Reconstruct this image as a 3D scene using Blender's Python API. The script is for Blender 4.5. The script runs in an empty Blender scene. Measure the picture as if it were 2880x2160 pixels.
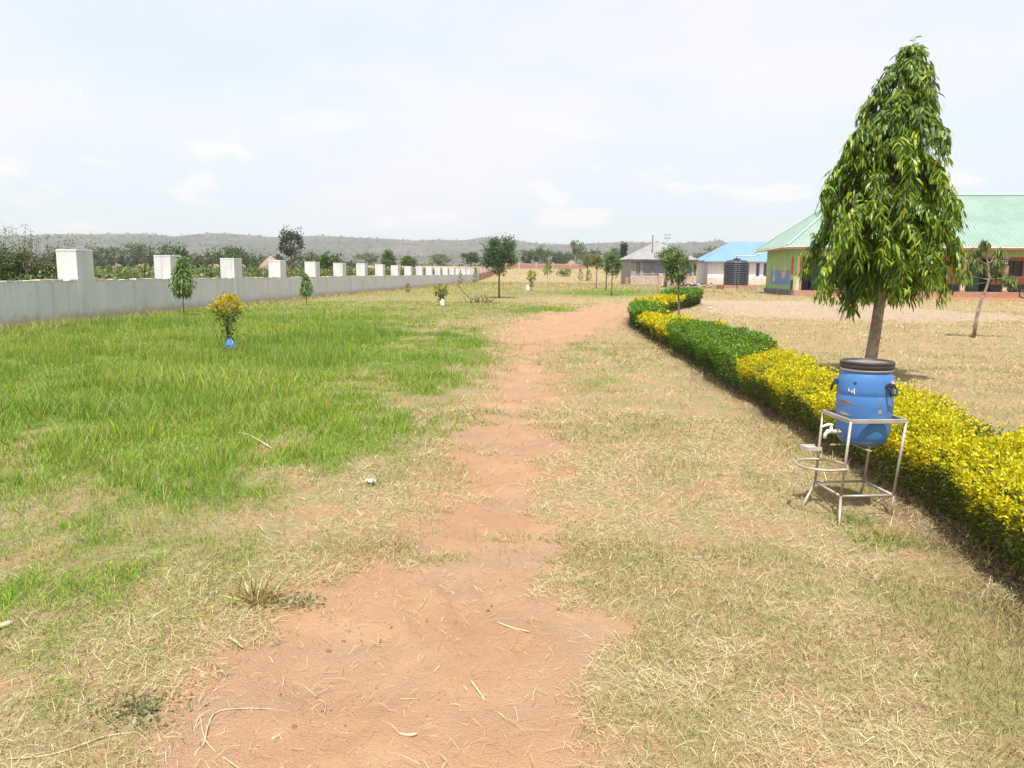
import bpy, math, random
import numpy as np
from mathutils import Vector, Matrix

# ------------------------------------------------------------------ camera, sky, sun, exposure
S = bpy.context.scene
C = S.collection
EYE = 1.55
FPX = 2217.0                       # focal length in pixels of the 2880 px wide photograph
PITCH = math.atan(313.0 / FPX)
ROLL = math.radians(0.45)
cam_d = bpy.data.cameras.new('camera')
cam_d.sensor_width = 36.0
cam_d.lens = 36.0 * FPX / 2880.0
cam_d.clip_start = 0.05
cam_d.clip_end = 12000.0
cam = bpy.data.objects.new('camera', cam_d)
C.objects.link(cam)
FW = Vector((0, math.cos(PITCH), -math.sin(PITCH)))
R0 = Vector((1, 0, 0))
U0 = R0.cross(FW)
RT = math.cos(ROLL) * R0 + math.sin(ROLL) * U0
UP = -math.sin(ROLL) * R0 + math.cos(ROLL) * U0
M3 = Matrix((RT, UP, -FW)).transposed()
cam.matrix_world = Matrix.Translation((0, 0, EYE)) @ M3.to_4x4()
S.camera = cam

SUN_EL = math.radians(67.0)
SUN_H = Vector((-0.09, -1.0, 0)).normalized()          # horizontal direction towards the sun
SUN_DIR = Vector((SUN_H.x * math.cos(SUN_EL), SUN_H.y * math.cos(SUN_EL), math.sin(SUN_EL)))
world = bpy.data.worlds.new('World')
S.world = world
world.use_nodes = True
wn, wl = world.node_tree.nodes, world.node_tree.links
wn.clear()
w_out = wn.new('ShaderNodeOutputWorld')
w_bg = wn.new('ShaderNodeBackground')
w_bg.inputs['Strength'].default_value = 0.10
sky = wn.new('ShaderNodeTexSky')
sky.sky_type = 'NISHITA'
sky.sun_disc = False
sky.sun_elevation = SUN_EL
sky.sun_rotation = math.atan2(SUN_H.x, SUN_H.y)
sky.dust_density = 2.0
tc = wn.new('ShaderNodeTexCoord')
sep = wn.new('ShaderNodeSeparateXYZ')
wl.new(tc.outputs['Generated'], sep.inputs[0])


def wmath(op, a, b=None, clamp=False):
    n = wn.new('ShaderNodeMath')
    n.operation = op
    n.use_clamp = clamp
    for i, v in enumerate((a, b)):
        if v is None:
            continue
        if isinstance(v, (int, float)):
            n.inputs[i].default_value = v
        else:
            wl.new(v, n.inputs[i])
    return n.outputs[0]


def wnoise(vec, scale, detail, rough=0.55):
    n = wn.new('ShaderNodeTexNoise')
    n.inputs['Scale'].default_value = scale
    n.inputs['Detail'].default_value = detail
    n.inputs['Roughness'].default_value = rough
    wl.new(vec, n.inputs['Vector'])
    return n.outputs['Fac']


def wramp(fac, lo, hi, a, b):
    n = wn.new('ShaderNodeMapRange')
    n.interpolation_type = 'SMOOTHSTEP'
    n.inputs['From Min'].default_value = lo
    n.inputs['From Max'].default_value = hi
    n.inputs['To Min'].default_value = a
    n.inputs['To Max'].default_value = b
    wl.new(fac, n.inputs['Value'])
    return n.outputs['Result']


zpos = wmath('MAXIMUM', sep.outputs['Z'], 0.0)
den = wmath('ADD', zpos, 0.22)
comb = wn.new('ShaderNodeCombineXYZ')
wl.new(wmath('DIVIDE', sep.outputs['X'], den), comb.inputs[0])
wl.new(wmath('DIVIDE', sep.outputs['Y'], den), comb.inputs[1])
shift = wn.new('ShaderNodeMapping')
shift.inputs['Location'].default_value = (0.35, 0.0, 0.0)
wl.new(comb.outputs[0], shift.inputs['Vector'])
cloud_n = wnoise(shift.outputs[0], 0.55, 5.0, 0.6)
thick = wramp(cloud_n, 0.42, 0.60, 0.0, 1.0)
veil = wramp(cloud_n, 0.36, 0.62, 0.84, 0.98)
stretch = wn.new('ShaderNodeMapping')
stretch.inputs['Scale'].default_value = (1.0, 1.0, 2.6)
wl.new(tc.outputs['Generated'], stretch.inputs['Vector'])
puff = wramp(wnoise(stretch.outputs[0], 9.0, 5.0, 0.5), 0.56, 0.66, 0.0, 1.0)
low = wmath('MULTIPLY', wramp(sep.outputs['Z'], 0.015, 0.05, 0.0, 1.0), wramp(sep.outputs['Z'], 0.12, 0.22, 1.0, 0.0))
puff = wmath('MULTIPLY', puff, low)
haze_low = wramp(sep.outputs['Z'], 0.0, 0.30, 0.22, 0.0)
mask = wmath('ADD', wmath('ADD', veil, haze_low), wmath('MULTIPLY', puff, 0.25), clamp=True)
ccol = wn.new('ShaderNodeMix')
ccol.data_type = 'RGBA'
vcol = wn.new('ShaderNodeMix')
vcol.data_type = 'RGBA'
vcol.inputs[6].default_value = (4.95, 5.55, 5.85, 1)
vcol.inputs[7].default_value = (5.65, 5.55, 5.95, 1)
wl.new(thick, vcol.inputs[0])
wl.new(vcol.outputs[2], ccol.inputs[6])
ccol.inputs[7].default_value = (6.1, 5.95, 6.0, 1)
wl.new(puff, ccol.inputs[0])
wmix = wn.new('ShaderNodeMix')
wmix.data_type = 'RGBA'
wl.new(mask, wmix.inputs[0])
wl.new(sky.outputs[0], wmix.inputs[6])
wl.new(ccol.outputs[2], wmix.inputs[7])
wl.new(wmix.outputs[2], w_bg.inputs['Color'])
wl.new(w_bg.outputs[0], w_out.inputs['Surface'])

sun_d = bpy.data.lights.new('sun', 'SUN')
sun_d.energy = 4.3
sun_d.angle = math.radians(0.6)
sun_d.color = (1.0, 0.95, 0.87)
sun = bpy.data.objects.new('sun', sun_d)
C.objects.link(sun)
sun.rotation_euler = SUN_DIR.to_track_quat('Z', 'Y').to_euler()
S.view_settings.view_transform = 'Standard'
S.view_settings.look = 'None'
S.view_settings.exposure = 0.80
S.view_settings.gamma = 1.0
S.view_settings.use_curve_mapping = False
S.cycles.use_denoising = True
S.cycles.max_bounces = 6
S.cycles.diffuse_bounces = 3
S.cycles.glossy_bounces = 2
S.cycles.transmission_bounces = 3
S.cycles.transparent_max_bounces = 4
S.cycles.volume_bounces = 0
S.cycles.use_adaptive_sampling = True


# ------------------------------------------------------------------ helpers
def terrain(x, y):
    t = np.clip((np.asarray(y, float) - 115.0) / 115.0, 0, 1)
    z = 3.3 * t * t * (3 - 2 * t)
    d = np.clip((np.asarray(y, float) - 240.0) / 300.0, 0, 1)
    return z - 5.0 * d * d * (3 - 2 * d) + 0 * np.asarray(x, float)


def ray(px, py):
    return FW + (px - 1440.0) / FPX * RT - (py - 1080.0) / FPX * UP


def ground_at(px, py):
    """where the sight line through a photograph pixel meets the ground"""
    d = ray(px, py)
    t = 1.0
    while t < 400:
        p = Vector((0, 0, EYE)) + d * t
        if p.z <= float(terrain(p.x, p.y)):
            return p
        t *= 1.0015
    return Vector((0, 0, EYE)) + d * t


def at_depth(px, py, Y):
    d = ray(px, py)
    return Vector((0, 0, EYE)) + d * (Y / d.y)


def vnoise(x, y, seed=0):
    x = np.asarray(x, float)
    y = np.asarray(y, float)
    xi, yi = np.floor(x).astype(np.int64), np.floor(y).astype(np.int64)
    xf, yf = x - xi, y - yi
    xf, yf = xf * xf * (3 - 2 * xf), yf * yf * (3 - 2 * yf)

    def h(a, b):
        n = (a * 374761393 + b * 668265263 + seed * 974711) & 0x7fffffff
        n = ((n ^ (n >> 13)) * 1274126177) & 0x7fffffff
        return ((n ^ (n >> 16)) & 0xffff) / 65535.0
    a, b, c, d = h(xi, yi), h(xi + 1, yi), h(xi, yi + 1), h(xi + 1, yi + 1)
    return (a * (1 - xf) + b * xf) * (1 - yf) + (c * (1 - xf) + d * xf) * yf


def fbm(x, y, seed=0, o=4):
    s, a, t = 0, 1.0, 0
    for i in range(o):
        s = s + a * vnoise(np.asarray(x) * 2 ** i, np.asarray(y) * 2 ** i, seed + i * 17)
        t += a
        a *= 0.5
    return s / t


def sstep(a, b, v):
    t = np.clip((v - a) / (b - a), 0, 1)
    return t * t * (3 - 2 * t)


def tag(o, label=None, cat=None, group=None, kind=None):
    if label:
        o['label'] = label
    if cat:
        o['category'] = cat
    if group:
        o['group'] = group
    if kind:
        o['kind'] = kind
    return o


def empty(name, loc, rz=0.0, label=None, cat=None, group=None, kind=None):
    o = bpy.data.objects.new(name, None)
    C.objects.link(o)
    o.location = loc
    o.rotation_euler = (0, 0, rz)
    o.empty_display_size = 0.2
    return tag(o, label, cat, group, kind)


def link(name, me, m, parent=None, smooth=False):
    if m is not None:
        me.materials.append(m)
    if smooth:
        me.polygons.foreach_set('use_smooth', [True] * len(me.polygons))
    o = bpy.data.objects.new(name, me)
    C.objects.link(o)
    o.parent = parent
    return o


def np_mesh(name, V, T, col=None):
    """triangle mesh from arrays; col = one colour for each vertex"""
    V = np.asarray(V, np.float32).reshape(-1, 3)
    T = np.asarray(T, np.int32).reshape(-1, 3)
    me = bpy.data.meshes.new(name)
    me.vertices.add(len(V))
    me.vertices.foreach_set('co', V.ravel())
    me.loops.add(len(T) * 3)
    me.loops.foreach_set('vertex_index', T.ravel())
    me.polygons.add(len(T))
    me.polygons.foreach_set('loop_start', np.arange(0, len(T) * 3, 3, dtype=np.int32))
    me.polygons.foreach_set('loop_total', np.full(len(T), 3, np.int32))
    if col is not None:
        a = me.attributes.new('tint', 'FLOAT_COLOR', 'POINT')
        c4 = np.ones((len(V), 4), np.float32)
        c4[:, :3] = col
        a.data.foreach_set('color', c4.ravel())
    me.update(calc_edges=True)
    return me


class MB:
    """collects boxes, tubes and sheets into one mesh"""

    def __init__(s):
        s.v, s.f = [], []

    def add(s, V, F):
        b = len(s.v)
        s.v += [tuple(p) for p in V]
        s.f += [tuple(i + b for i in f) for f in F]
        return s

    def box(s, x0, x1, y0, y1, z0, z1):
        V = [(x, y, z) for z in (z0, z1) for y in (y0, y1) for x in (x0, x1)]
        return s.add(V, [(0, 2, 3, 1), (4, 5, 7, 6), (0, 1, 5, 4), (1, 3, 7, 5), (3, 2, 6, 7), (2, 0, 4, 6)])

    def beam(s, a, b, w, h=None):
        a, b = Vector(a), Vector(b)
        h = h or w
        d = (b - a).normalized()
        up = Vector((0, 0, 1)) if abs(d.z) < 0.95 else Vector((0, 1, 0))
        r = d.cross(up).normalized() * w / 2
        u = r.cross(d).normalized() * h / 2
        V = [p + i * r + j * u for p in (a, b) for i, j in ((-1, -1), (1, -1), (1, 1), (-1, 1))]
        return s.add(V, [(0, 1, 2, 3), (7, 6, 5, 4), (0, 4, 5, 1), (1, 5, 6, 2), (2, 6, 7, 3), (3, 7, 4, 0)])

    def tube(s, pts, rad, n=8, caps=True):
        pts = [Vector(p) for p in pts]
        if not isinstance(rad, (list, tuple)):
            rad = [rad] * len(pts)
        V, F = [], []
        prev = None
        for i, p in enumerate(pts):
            d = (pts[min(i + 1, len(pts) - 1)] - pts[max(i - 1, 0)]).normalized()
            if prev is None:
                prev = d.orthogonal().normalized()
            r = (prev - d * prev.dot(d)).normalized()
            prev = r
            u = d.cross(r)
            for k in range(n):
                t = 2 * math.pi * k / n
                V.append(p + (math.cos(t) * r + math.sin(t) * u) * float(rad[i]))
        for i in range(len(pts) - 1):
            for k in range(n):
                a, b = i * n + k, i * n + (k + 1) % n
                F.append((a, b, b + n, a + n))
        if caps:
            F.append(tuple(range(n - 1, -1, -1)))
            F.append(tuple((len(pts) - 1) * n + k for k in range(n)))
        return s.add(V, F)

    def lathe(s, prof, n=32, c=(0, 0, 0)):
        V, F = [], []
        for r, z in prof:
            for k in range(n):
                t = 2 * math.pi * k / n
                V.append((c[0] + r * math.cos(t), c[1] + r * math.sin(t), c[2] + z))
        for i in range(len(prof) - 1):
            for k in range(n):
                a, b = i * n + k, i * n + (k + 1) % n
                F.append((a, b, b + n, a + n))
        if prof[0][0] > 1e-4:
            F.append(tuple(range(n - 1, -1, -1)))
        if prof[-1][0] > 1e-4:
            F.append(tuple((len(prof) - 1) * n + k for k in range(n)))
        return s.add(V, F)

    def torus(s, c, R, r, n=28, m=6, axis='z'):
        V, F = [], []
        for i in range(n):
            a = 2 * math.pi * i / n
            for j in range(m):
                b = 2 * math.pi * j / m
                p = ((R + r * math.cos(b)) * math.cos(a), (R + r * math.cos(b)) * math.sin(a), r * math.sin(b))
                if axis == 'y':
                    p = (p[0], p[2], p[1])
                if axis == 'x':
                    p = (p[2], p[0], p[1])
                V.append((c[0] + p[0], c[1] + p[1], c[2] + p[2]))
        for i in range(n):
            for j in range(m):
                F.append((i * m + j, ((i + 1) % n) * m + j, ((i + 1) % n) * m + (j + 1) % m, i * m + (j + 1) % m))
        return s.add(V, F)

    def build(s, name, m, parent=None, smooth=False, bevel=0.0):
        me = bpy.data.meshes.new(name)
        me.from_pydata([tuple(p) for p in s.v], [], s.f)
        me.update()
        o = link(name, me, m, parent, smooth)
        if bevel:
            b = o.modifiers.new('bevel', 'BEVEL')
            b.width = bevel
            b.segments = 2
            b.limit_method = 'ANGLE'
        return o


# ------------------------------------------------------------------ materials
def new_mat(name):
    m = bpy.data.materials.new(name)
    m.use_nodes = True
    nt = m.node_tree
    nt.nodes.clear()
    out = nt.nodes.new('ShaderNodeOutputMaterial')
    return m, nt, out


def node(nt, t, **kw):
    n = nt.nodes.new(t)
    for k, v in kw.items():
        if k in n.inputs:
            n.inputs[k].default_value = v
        else:
            setattr(n, k, v)
    return n


def mixc(nt, fac, a, b, blend='MIX'):
    n = nt.nodes.new('ShaderNodeMix')
    n.data_type = 'RGBA'
    n.blend_type = blend
    for i, v in ((0, fac), (6, a), (7, b)):
        if isinstance(v, (int, float)):
            n.inputs[i].default_value = v
        elif isinstance(v, tuple):
            n.inputs[i].default_value = (*v, 1) if len(v) == 3 else v
        else:
            nt.links.new(v, n.inputs[i])
    return n.outputs[2]


def nz(nt, scale, detail=4.0, rough=0.55, stretch=None, obj=True):
    t = nt.nodes.new('ShaderNodeTexCoord')
    v = t.outputs['Object']
    if stretch:
        mp = nt.nodes.new('ShaderNodeMapping')
        mp.inputs['Scale'].default_value = stretch
        nt.links.new(v, mp.inputs['Vector'])
        v = mp.outputs[0]
    n = node(nt, 'ShaderNodeTexNoise', Scale=scale, Detail=detail, Roughness=rough)
    nt.links.new(v, n.inputs['Vector'])
    return n.outputs['Fac']


def rampf(nt, fac, lo, hi, a=0.0, b=1.0):
    n = nt.nodes.new('ShaderNodeMapRange')
    n.interpolation_type = 'SMOOTHSTEP'
    for k, v in (('From Min', lo), ('From Max', hi), ('To Min', a), ('To Max', b)):
        n.inputs[k].default_value = v
    nt.links.new(fac, n.inputs['Value'])
    return n.outputs['Result']


def surf(name, col, rough=0.8, var=0.25, scale=6.0, dirt=None, dirt_scale=1.2, dirt_amt=0.5, stretch=None,
         bump=0.0, bump_scale=40.0, spec=0.3, metal=0.0):
    """painted / natural surface: base colour, mottling, weathering with its own shape, fine relief"""
    m, nt, out = new_mat(name)
    p = node(nt, 'ShaderNodeBsdfPrincipled')
    p.inputs['Roughness'].default_value = rough
    p.inputs['Specular IOR Level'].default_value = spec
    p.inputs['Metallic'].default_value = metal
    c0 = tuple(max(0, c * (1 - var)) for c in col)
    c1 = tuple(min(1, c * (1 + var)) for c in col)
    c = mixc(nt, rampf(nt, nz(nt, scale), 0.3, 0.7), c0, c1)
    if dirt:
        c = mixc(nt, rampf(nt, nz(nt, dirt_scale, 6.0, 0.65, stretch), 0.5, 0.75, 0.0, dirt_amt), c, dirt)
    nt.links.new(c, p.inputs['Base Color'])
    if bump:
        b = node(nt, 'ShaderNodeBump', Strength=bump, Distance=0.02)
        nt.links.new(nz(nt, bump_scale, 5.0), b.inputs['Height'])
        nt.links.new(b.outputs[0], p.inputs['Normal'])
    nt.links.new(p.outputs[0], out.inputs['Surface'])
    return m


def leafy(name, trans=0.35, rough=0.5, spec=0.3):
    m, nt, out = new_mat(name)
    a = node(nt, 'ShaderNodeAttribute', attribute_name='tint')
    p = node(nt, 'ShaderNodeBsdfPrincipled')
    p.inputs['Roughness'].default_value = rough
    p.inputs['Specular IOR Level'].default_value = spec
    t = node(nt, 'ShaderNodeBsdfTranslucent')
    mx = node(nt, 'ShaderNodeMixShader', Fac=trans)
    nt.links.new(a.outputs['Color'], p.inputs['Base Color'])
    nt.links.new(mixc(nt, 0.5, a.outputs['Color'], (1.0, 1.0, 0.35), 'MULTIPLY'), t.inputs['Color'])
    nt.links.new(p.outputs[0], mx.inputs[1])
    nt.links.new(t.outputs[0], mx.inputs[2])
    nt.links.new(mx.outputs[0], out.inputs['Surface'])
    return m


LEAF = leafy('leaf')
LEAF_GLOSSY = leafy('glossy leaf', 0.36, 0.42, 0.4)
BLADE = leafy('grass blade', 0.30, 0.65, 0.2)
STRAW = leafy('dry straw', 0.15, 0.7, 0.2)
BARK = surf('bark', (0.16, 0.115, 0.08), 0.9, 0.4, 9.0, (0.30, 0.26, 0.22), 5.0, 0.6, (1, 1, 0.3), 0.5, 30)
BARK_PALE = surf('pale bark', (0.27, 0.22, 0.17), 0.9, 0.35, 12.0, (0.12, 0.09, 0.07), 6.0, 0.7, (1, 1, 0.35), 0.5, 40)
TWIG = surf('twig', (0.15, 0.11, 0.07), 0.9, 0.3)


def wall_paint():
    """limewash with rain streaks from the top, patches and soil splashed up from the ground"""
    m, nt, out = new_mat('limewashed plaster')
    p = node(nt, 'ShaderNodeBsdfPrincipled')
    p.inputs['Roughness'].default_value = 0.92
    p.inputs['Specular IOR Level'].default_value = 0.15
    c = mixc(nt, rampf(nt, nz(nt, 0.9, 6, 0.6), 0.3, 0.7), (0.555, 0.565, 0.585), (0.635, 0.635, 0.645))
    c = mixc(nt, rampf(nt, nz(nt, 2.2, 5, 0.6, (1, 1, 0.06)), 0.52, 0.70, 0, 0.55), c, (0.40, 0.385, 0.37))
    c = mixc(nt, rampf(nt, nz(nt, 5.5, 4, 0.6, (1, 1, 0.04)), 0.60, 0.72, 0, 0.45), c, (0.30, 0.27, 0.24))
    c = mixc(nt, rampf(nt, nz(nt, 1.7, 6, 0.7), 0.58, 0.72, 0, 0.5), c, (0.50, 0.45, 0.41))
    t = nt.nodes.new('ShaderNodeTexCoord')
    sx = nt.nodes.new('ShaderNodeSeparateXYZ')
    nt.links.new(t.outputs['Object'], sx.inputs[0])
    ad = nt.nodes.new('ShaderNodeMath')
    ad.operation = 'MULTIPLY_ADD'
    nt.links.new(nz(nt, 3.0, 5, 0.65), ad.inputs[0])
    ad.inputs[1].default_value = -0.55
    nt.links.new(sx.outputs['Z'], ad.inputs[2])
    c = mixc(nt, rampf(nt, ad.outputs[0], -0.28, 0.16, 0.75, 0.0), c, (0.36, 0.27, 0.20))
    nt.links.new(c, p.inputs['Base Color'])
    b = node(nt, 'ShaderNodeBump', Strength=0.35, Distance=0.02)
    nt.links.new(nz(nt, 9, 6, 0.65), b.inputs['Height'])
    nt.links.new(b.outputs[0], p.inputs['Normal'])
    nt.links.new(p.outputs[0], out.inputs['Surface'])
    return m


WHITEWASH = wall_paint()
COPING = surf('weathered coping mortar', (0.60, 0.54, 0.47), 0.95, 0.25, 5.0, (0.28, 0.17, 0.12), 3.0, 0.7, None, 0.6, 16)
RAWBRICK = surf('raw brick masonry', (0.33, 0.19, 0.14), 0.95, 0.3, 3.0, (0.22, 0.14, 0.11), 4.0, 0.6)
PALEBRICK = surf('pale brick masonry', (0.46, 0.33, 0.27), 0.95, 0.25, 3.0)


# ------------------------------------------------------------------ the setting: where grass, path and bare earth lie
def rows(tab):
    """(pixel row, left pixel, right pixel) -> arrays over distance Y of the two edges on the ground"""
    out = []
    for y, a, b in tab:
        p, q = ground_at(a, y), ground_at(b, y)
        out.append(((p.y + q.y) / 2, p.x, q.x))
    out.sort()
    return [np.array(c) for c in zip(*out)]


PATH = rows([(2160, 180, 1430), (2060, 400, 1430), (1960, 560, 1450), (1860, 650, 1480), (1760, 730, 1490), (1660, 850, 1480), (1600, 910, 1490),
             (1540, 990, 1540), (1480, 1070, 1600), (1400, 1150, 1640), (1330, 1235, 1605), (1250, 1280, 1575), (1180, 1330, 1560), (1100, 1380, 1550), (1040, 1410, 1540),
             (1000, 1420, 1530), (965, 1410, 1575), (940, 1395, 1650), (915, 1430, 1740), (895, 1490, 1790), (880, 1560, 1800), (868, 1610, 1830), (858, 1680, 1850), (852, 1740, 1860)])
LUSH = rows([(1490, -500, -60), (1440, -500, 120), (1390, -500, 420), (1330, -500, 640), (1270, -500, 800), (1200, -500, 960), (1130, -500, 1120), (1080, -500, 1230), (1040, -500, 1300),
             (1000, -500, 1350), (950, -400, 1370), (920, -400, 1330), (900, -300, 1230), (885, -300, 1150), (872, 200, 1080)])
YARD = rows([(905, 2430, 2780), (893, 2130, 2880), (880, 2030, 2780), (870, 1990, 2640), (860, 1960, 2520), (852, 1940, 2380), (846, 1950, 2300)])


def band(tab, x, y, soft):
    Y, a, b = tab
    l, r = np.interp(y, Y, a), np.interp(y, Y, b)
    d = np.minimum(x - l, r - x)
    d = np.minimum(d, np.minimum(y - Y[0], Y[-1] - y) * 0.6)
    return sstep(-soft, soft, d + ((fbm(x * 0.9, y * 0.55, 5) - 0.5) * 2.4 + (fbm(x * 4.2, y * 3.0, 6, 3) - 0.5) * 2.2) * soft)


def m_path(x, y):
    soft = 0.42 + 0.012 * y
    p = band(PATH, x, np.maximum(y, PATH[0][0] + 0.6), soft)
    # tufts that grow back inside the worn track
    for cx, cy, rx, ry in ((-0.02, 4.55, 0.26, 0.12), (-0.42, 4.15, 0.22, 0.13), (0.45, 5.6, 0.25, 0.25)):
        p = p * (1 - 0.5 * np.exp(-(((x - cx) / rx) ** 2 + ((y - cy) / ry) ** 2)))
    return p


def m_lush(x, y):
    g = band(LUSH, x, y, 1.7 + 0.07 * y)
    far = np.exp(-(((x - 6.5) / 5.0) ** 2 + ((y - 62) / 9.0) ** 2)) + np.exp(-(((x - 1.6) / 1.6) ** 2 + ((y - 34) / 3.5) ** 2)) * 0.8
    far = far + 0.6 * np.exp(-(((x - 11) / 5.0) ** 2 + ((y - 72) / 8.0) ** 2))
    dull = 0.42 * sstep(3.0, -1.0, x) * sstep(23, 30, y) * sstep(95, 55, y) * (0.5 + fbm(x * 0.25, y * 0.12, 27, 3))
    return np.clip(np.maximum(g, dull) + far, 0, 1)


def m_yard(x, y):
    a = band(YARD, x, y, 0.9)
    # red swept earth along the veranda of the school
    lx = (x - 21.3) * 0.995 - (y - 60.4) * 0.1
    ly = (x - 21.3) * 0.1 + (y - 60.4) * 0.995
    strip = sstep(5.0, 8.0, lx) * sstep(-8.5, -7.0, ly) * sstep(0.3, -0.2, ly)
    return a, strip


HC = [(2.25, 1.0), (2.75, 3.0), (3.08, 4.6), (3.28, 6.3), (3.36, 8.5), (3.44, 11.0), (3.66, 16.0), (3.82, 21.0), (4.12, 25.0), (4.75, 28.4), (6.1, 32.6), (7.9, 37.6), (9.6, 42.6)]
HP = np.array(HC)


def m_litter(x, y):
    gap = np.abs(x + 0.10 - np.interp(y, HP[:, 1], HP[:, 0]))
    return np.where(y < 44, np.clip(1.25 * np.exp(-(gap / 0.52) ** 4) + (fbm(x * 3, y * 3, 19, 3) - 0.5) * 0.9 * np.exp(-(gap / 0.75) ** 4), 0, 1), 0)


def m_clump(x, y):
    return fbm(x * 0.8, y * 0.8, 31, 4)


def build_ground():
    front = np.radians(np.linspace(-46, 46, 520))
    rest = np.radians(np.linspace(46, 314, 60))[1:-1]
    ang = np.concatenate([front, rest])
    rad = np.concatenate([[0.02], np.geomspace(0.5, 45, 420), np.geomspace(47, 6000, 90)])
    A, Rr = np.meshgrid(ang, rad)
    X, Y = Rr * np.sin(A), Rr * np.cos(A)
    Z = terrain(X, Y)
    near = np.exp(-Rr / 40.0)
    Z = Z + near * ((fbm(X * 0.7, Y * 0.7, 3) - 0.5) * 0.07 + (fbm(X * 3.5, Y * 3.5, 4) - 0.5) * 0.02 + (fbm(X * 14, Y * 14, 8) - 0.5) * 0.010)
    pm = m_path(X, Y)
    Z = Z - 0.03 * pm * near
    rg = np.random.default_rng(12)
    for q in range(90):                     # trodden dents in the bare earth
        cy = rg.uniform(2.0, 8.5)
        cx = np.interp(cy, PATH[0], (PATH[1] + PATH[2]) / 2) + rg.normal() * 0.35
        a_ = rg.normal() * 0.4
        ux, uy = (X - cx) * math.cos(a_) + (Y - cy) * math.sin(a_), -(X - cx) * math.sin(a_) + (Y - cy) * math.cos(a_)
        e_ = (ux / 0.055) ** 2 + (uy / 0.13) ** 2
        Z = Z + pm * np.where(e_ < 9, -0.011 * np.exp(-e_) + 0.004 * np.exp(-(np.sqrt(e_) - 1.7) ** 2 * 5), 0)
    nr, na = Z.shape
    idx = np.arange(nr * na).reshape(nr, na)
    a, b = idx[:-1, :], np.roll(idx, -1, 1)[:-1, :]
    c, d = np.roll(idx, -1, 1)[1:, :], idx[1:, :]
    T = np.concatenate([np.stack([a, c, b], -1).reshape(-1, 3), np.stack([a, d, c], -1).reshape(-1, 3)])
    V = np.stack([X, Y, Z], -1).reshape(-1, 3)
    me = np_mesh('ground', V, T)
    yd, strip = m_yard(X, Y)
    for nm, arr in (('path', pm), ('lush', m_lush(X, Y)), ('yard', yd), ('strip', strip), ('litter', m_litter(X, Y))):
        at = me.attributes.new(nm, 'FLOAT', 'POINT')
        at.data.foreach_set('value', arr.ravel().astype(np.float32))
    m, nt, out = new_mat('dry earth and turf')
    p = node(nt, 'ShaderNodeBsdfPrincipled')
    p.inputs['Roughness'].default_value = 0.95
    p.inputs['Specular IOR Level'].default_value = 0.1

    def attr(n):
        return node(nt, 'ShaderNodeAttribute', attribute_name=n).outputs['Fac']
    big, mid, fine, grit = nz(nt, 0.35, 5), nz(nt, 1.7, 6, 0.6), nz(nt, 22, 5, 0.65), nz(nt, 110, 3, 0.6)
    soil = mixc(nt, rampf(nt, mid, 0.3, 0.7), (0.345, 0.195, 0.112), (0.415, 0.256, 0.152))
    soil = mixc(nt, rampf(nt, nz(nt, 0.9, 5, 0.6), 0.42, 0.62, 0, 0.6), soil, (0.305, 0.208, 0.138))
    soil = mixc(nt, rampf(nt, nz(nt, 1.3, 4, 0.5), 0.55, 0.7, 0, 0.7), soil, (0.40, 0.215, 0.125))
    soil = mixc(nt, rampf(nt, grit, 0.35, 0.75, 0, 0.35), soil, (0.41, 0.28, 0.19))
    turf = mixc(nt, rampf(nt, fine, 0.3, 0.7), (0.25, 0.19, 0.105), (0.36, 0.29, 0.165))
    turf = mixc(nt, rampf(nt, mid, 0.42, 0.62, 0, 0.75), turf, (0.25, 0.225, 0.10))
    turf = mixc(nt, rampf(nt, nz(nt, 2.3, 6, 0.65), 0.46, 0.60, 0, 0.85), turf, soil)
    green = mixc(nt, rampf(nt, fine, 0.3, 0.7), (0.09, 0.115, 0.025), (0.17, 0.21, 0.05))
    c = mixc(nt, attr('lush'), turf, green)
    yardc = mixc(nt, rampf(nt, mid, 0.3, 0.7), (0.32, 0.235, 0.16), (0.39, 0.30, 0.215))
    yd_ = nt.nodes.new('ShaderNodeMath')
    yd_.operation = 'MULTIPLY_ADD'
    nt.links.new(nz(nt, 0.8, 6, 0.7), yd_.inputs[0])
    yd_.inputs[1].default_value = 0.8
    nt.links.new(attr('yard'), yd_.inputs[2])
    c = mixc(nt, rampf(nt, yd_.outputs[0], 0.62, 1.15), c, yardc)
    c = mixc(nt, attr('strip'), c, (0.36, 0.165, 0.085))
    edge = nt.nodes.new('ShaderNodeMath')
    edge.operation = 'MULTIPLY_ADD'
    nt.links.new(nz(nt, 4.5, 6, 0.7), edge.inputs[0])
    edge.inputs[1].default_value = 0.9
    nt.links.new(attr('path'), edge.inputs[2])
    c = mixc(nt, rampf(nt, edge.outputs[0], 0.50, 1.10), c, soil)
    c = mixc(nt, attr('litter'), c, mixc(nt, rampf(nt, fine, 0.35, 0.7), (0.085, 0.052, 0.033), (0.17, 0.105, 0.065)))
    nt.links.new(c, p.inputs['Base Color'])
    bp = node(nt, 'ShaderNodeBump', Strength=0.7, Distance=0.03)
    hsum = nt.nodes.new('ShaderNodeMath')
    nt.links.new(fine, hsum.inputs[0])
    nt.links.new(grit, hsum.inputs[1])
    nt.links.new(hsum.outputs[0], bp.inputs['Height'])
    nt.links.new(bp.outputs[0], p.inputs['Normal'])
    nt.links.new(p.outputs[0], out.inputs['Surface'])
    o = link('ground', me, m, None, True)
    tag(o, kind='structure')
    return o


build_ground()


def ground_z(x, y):
    near = np.exp(-np.hypot(x, y) / 40.0)
    z = terrain(x, y) + near * ((fbm(x * 0.7, y * 0.7, 3) - 0.5) * 0.07 + (fbm(x * 3.5, y * 3.5, 4) - 0.5) * 0.02)
    return z - 0.03 * m_path(x, y) * near


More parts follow.
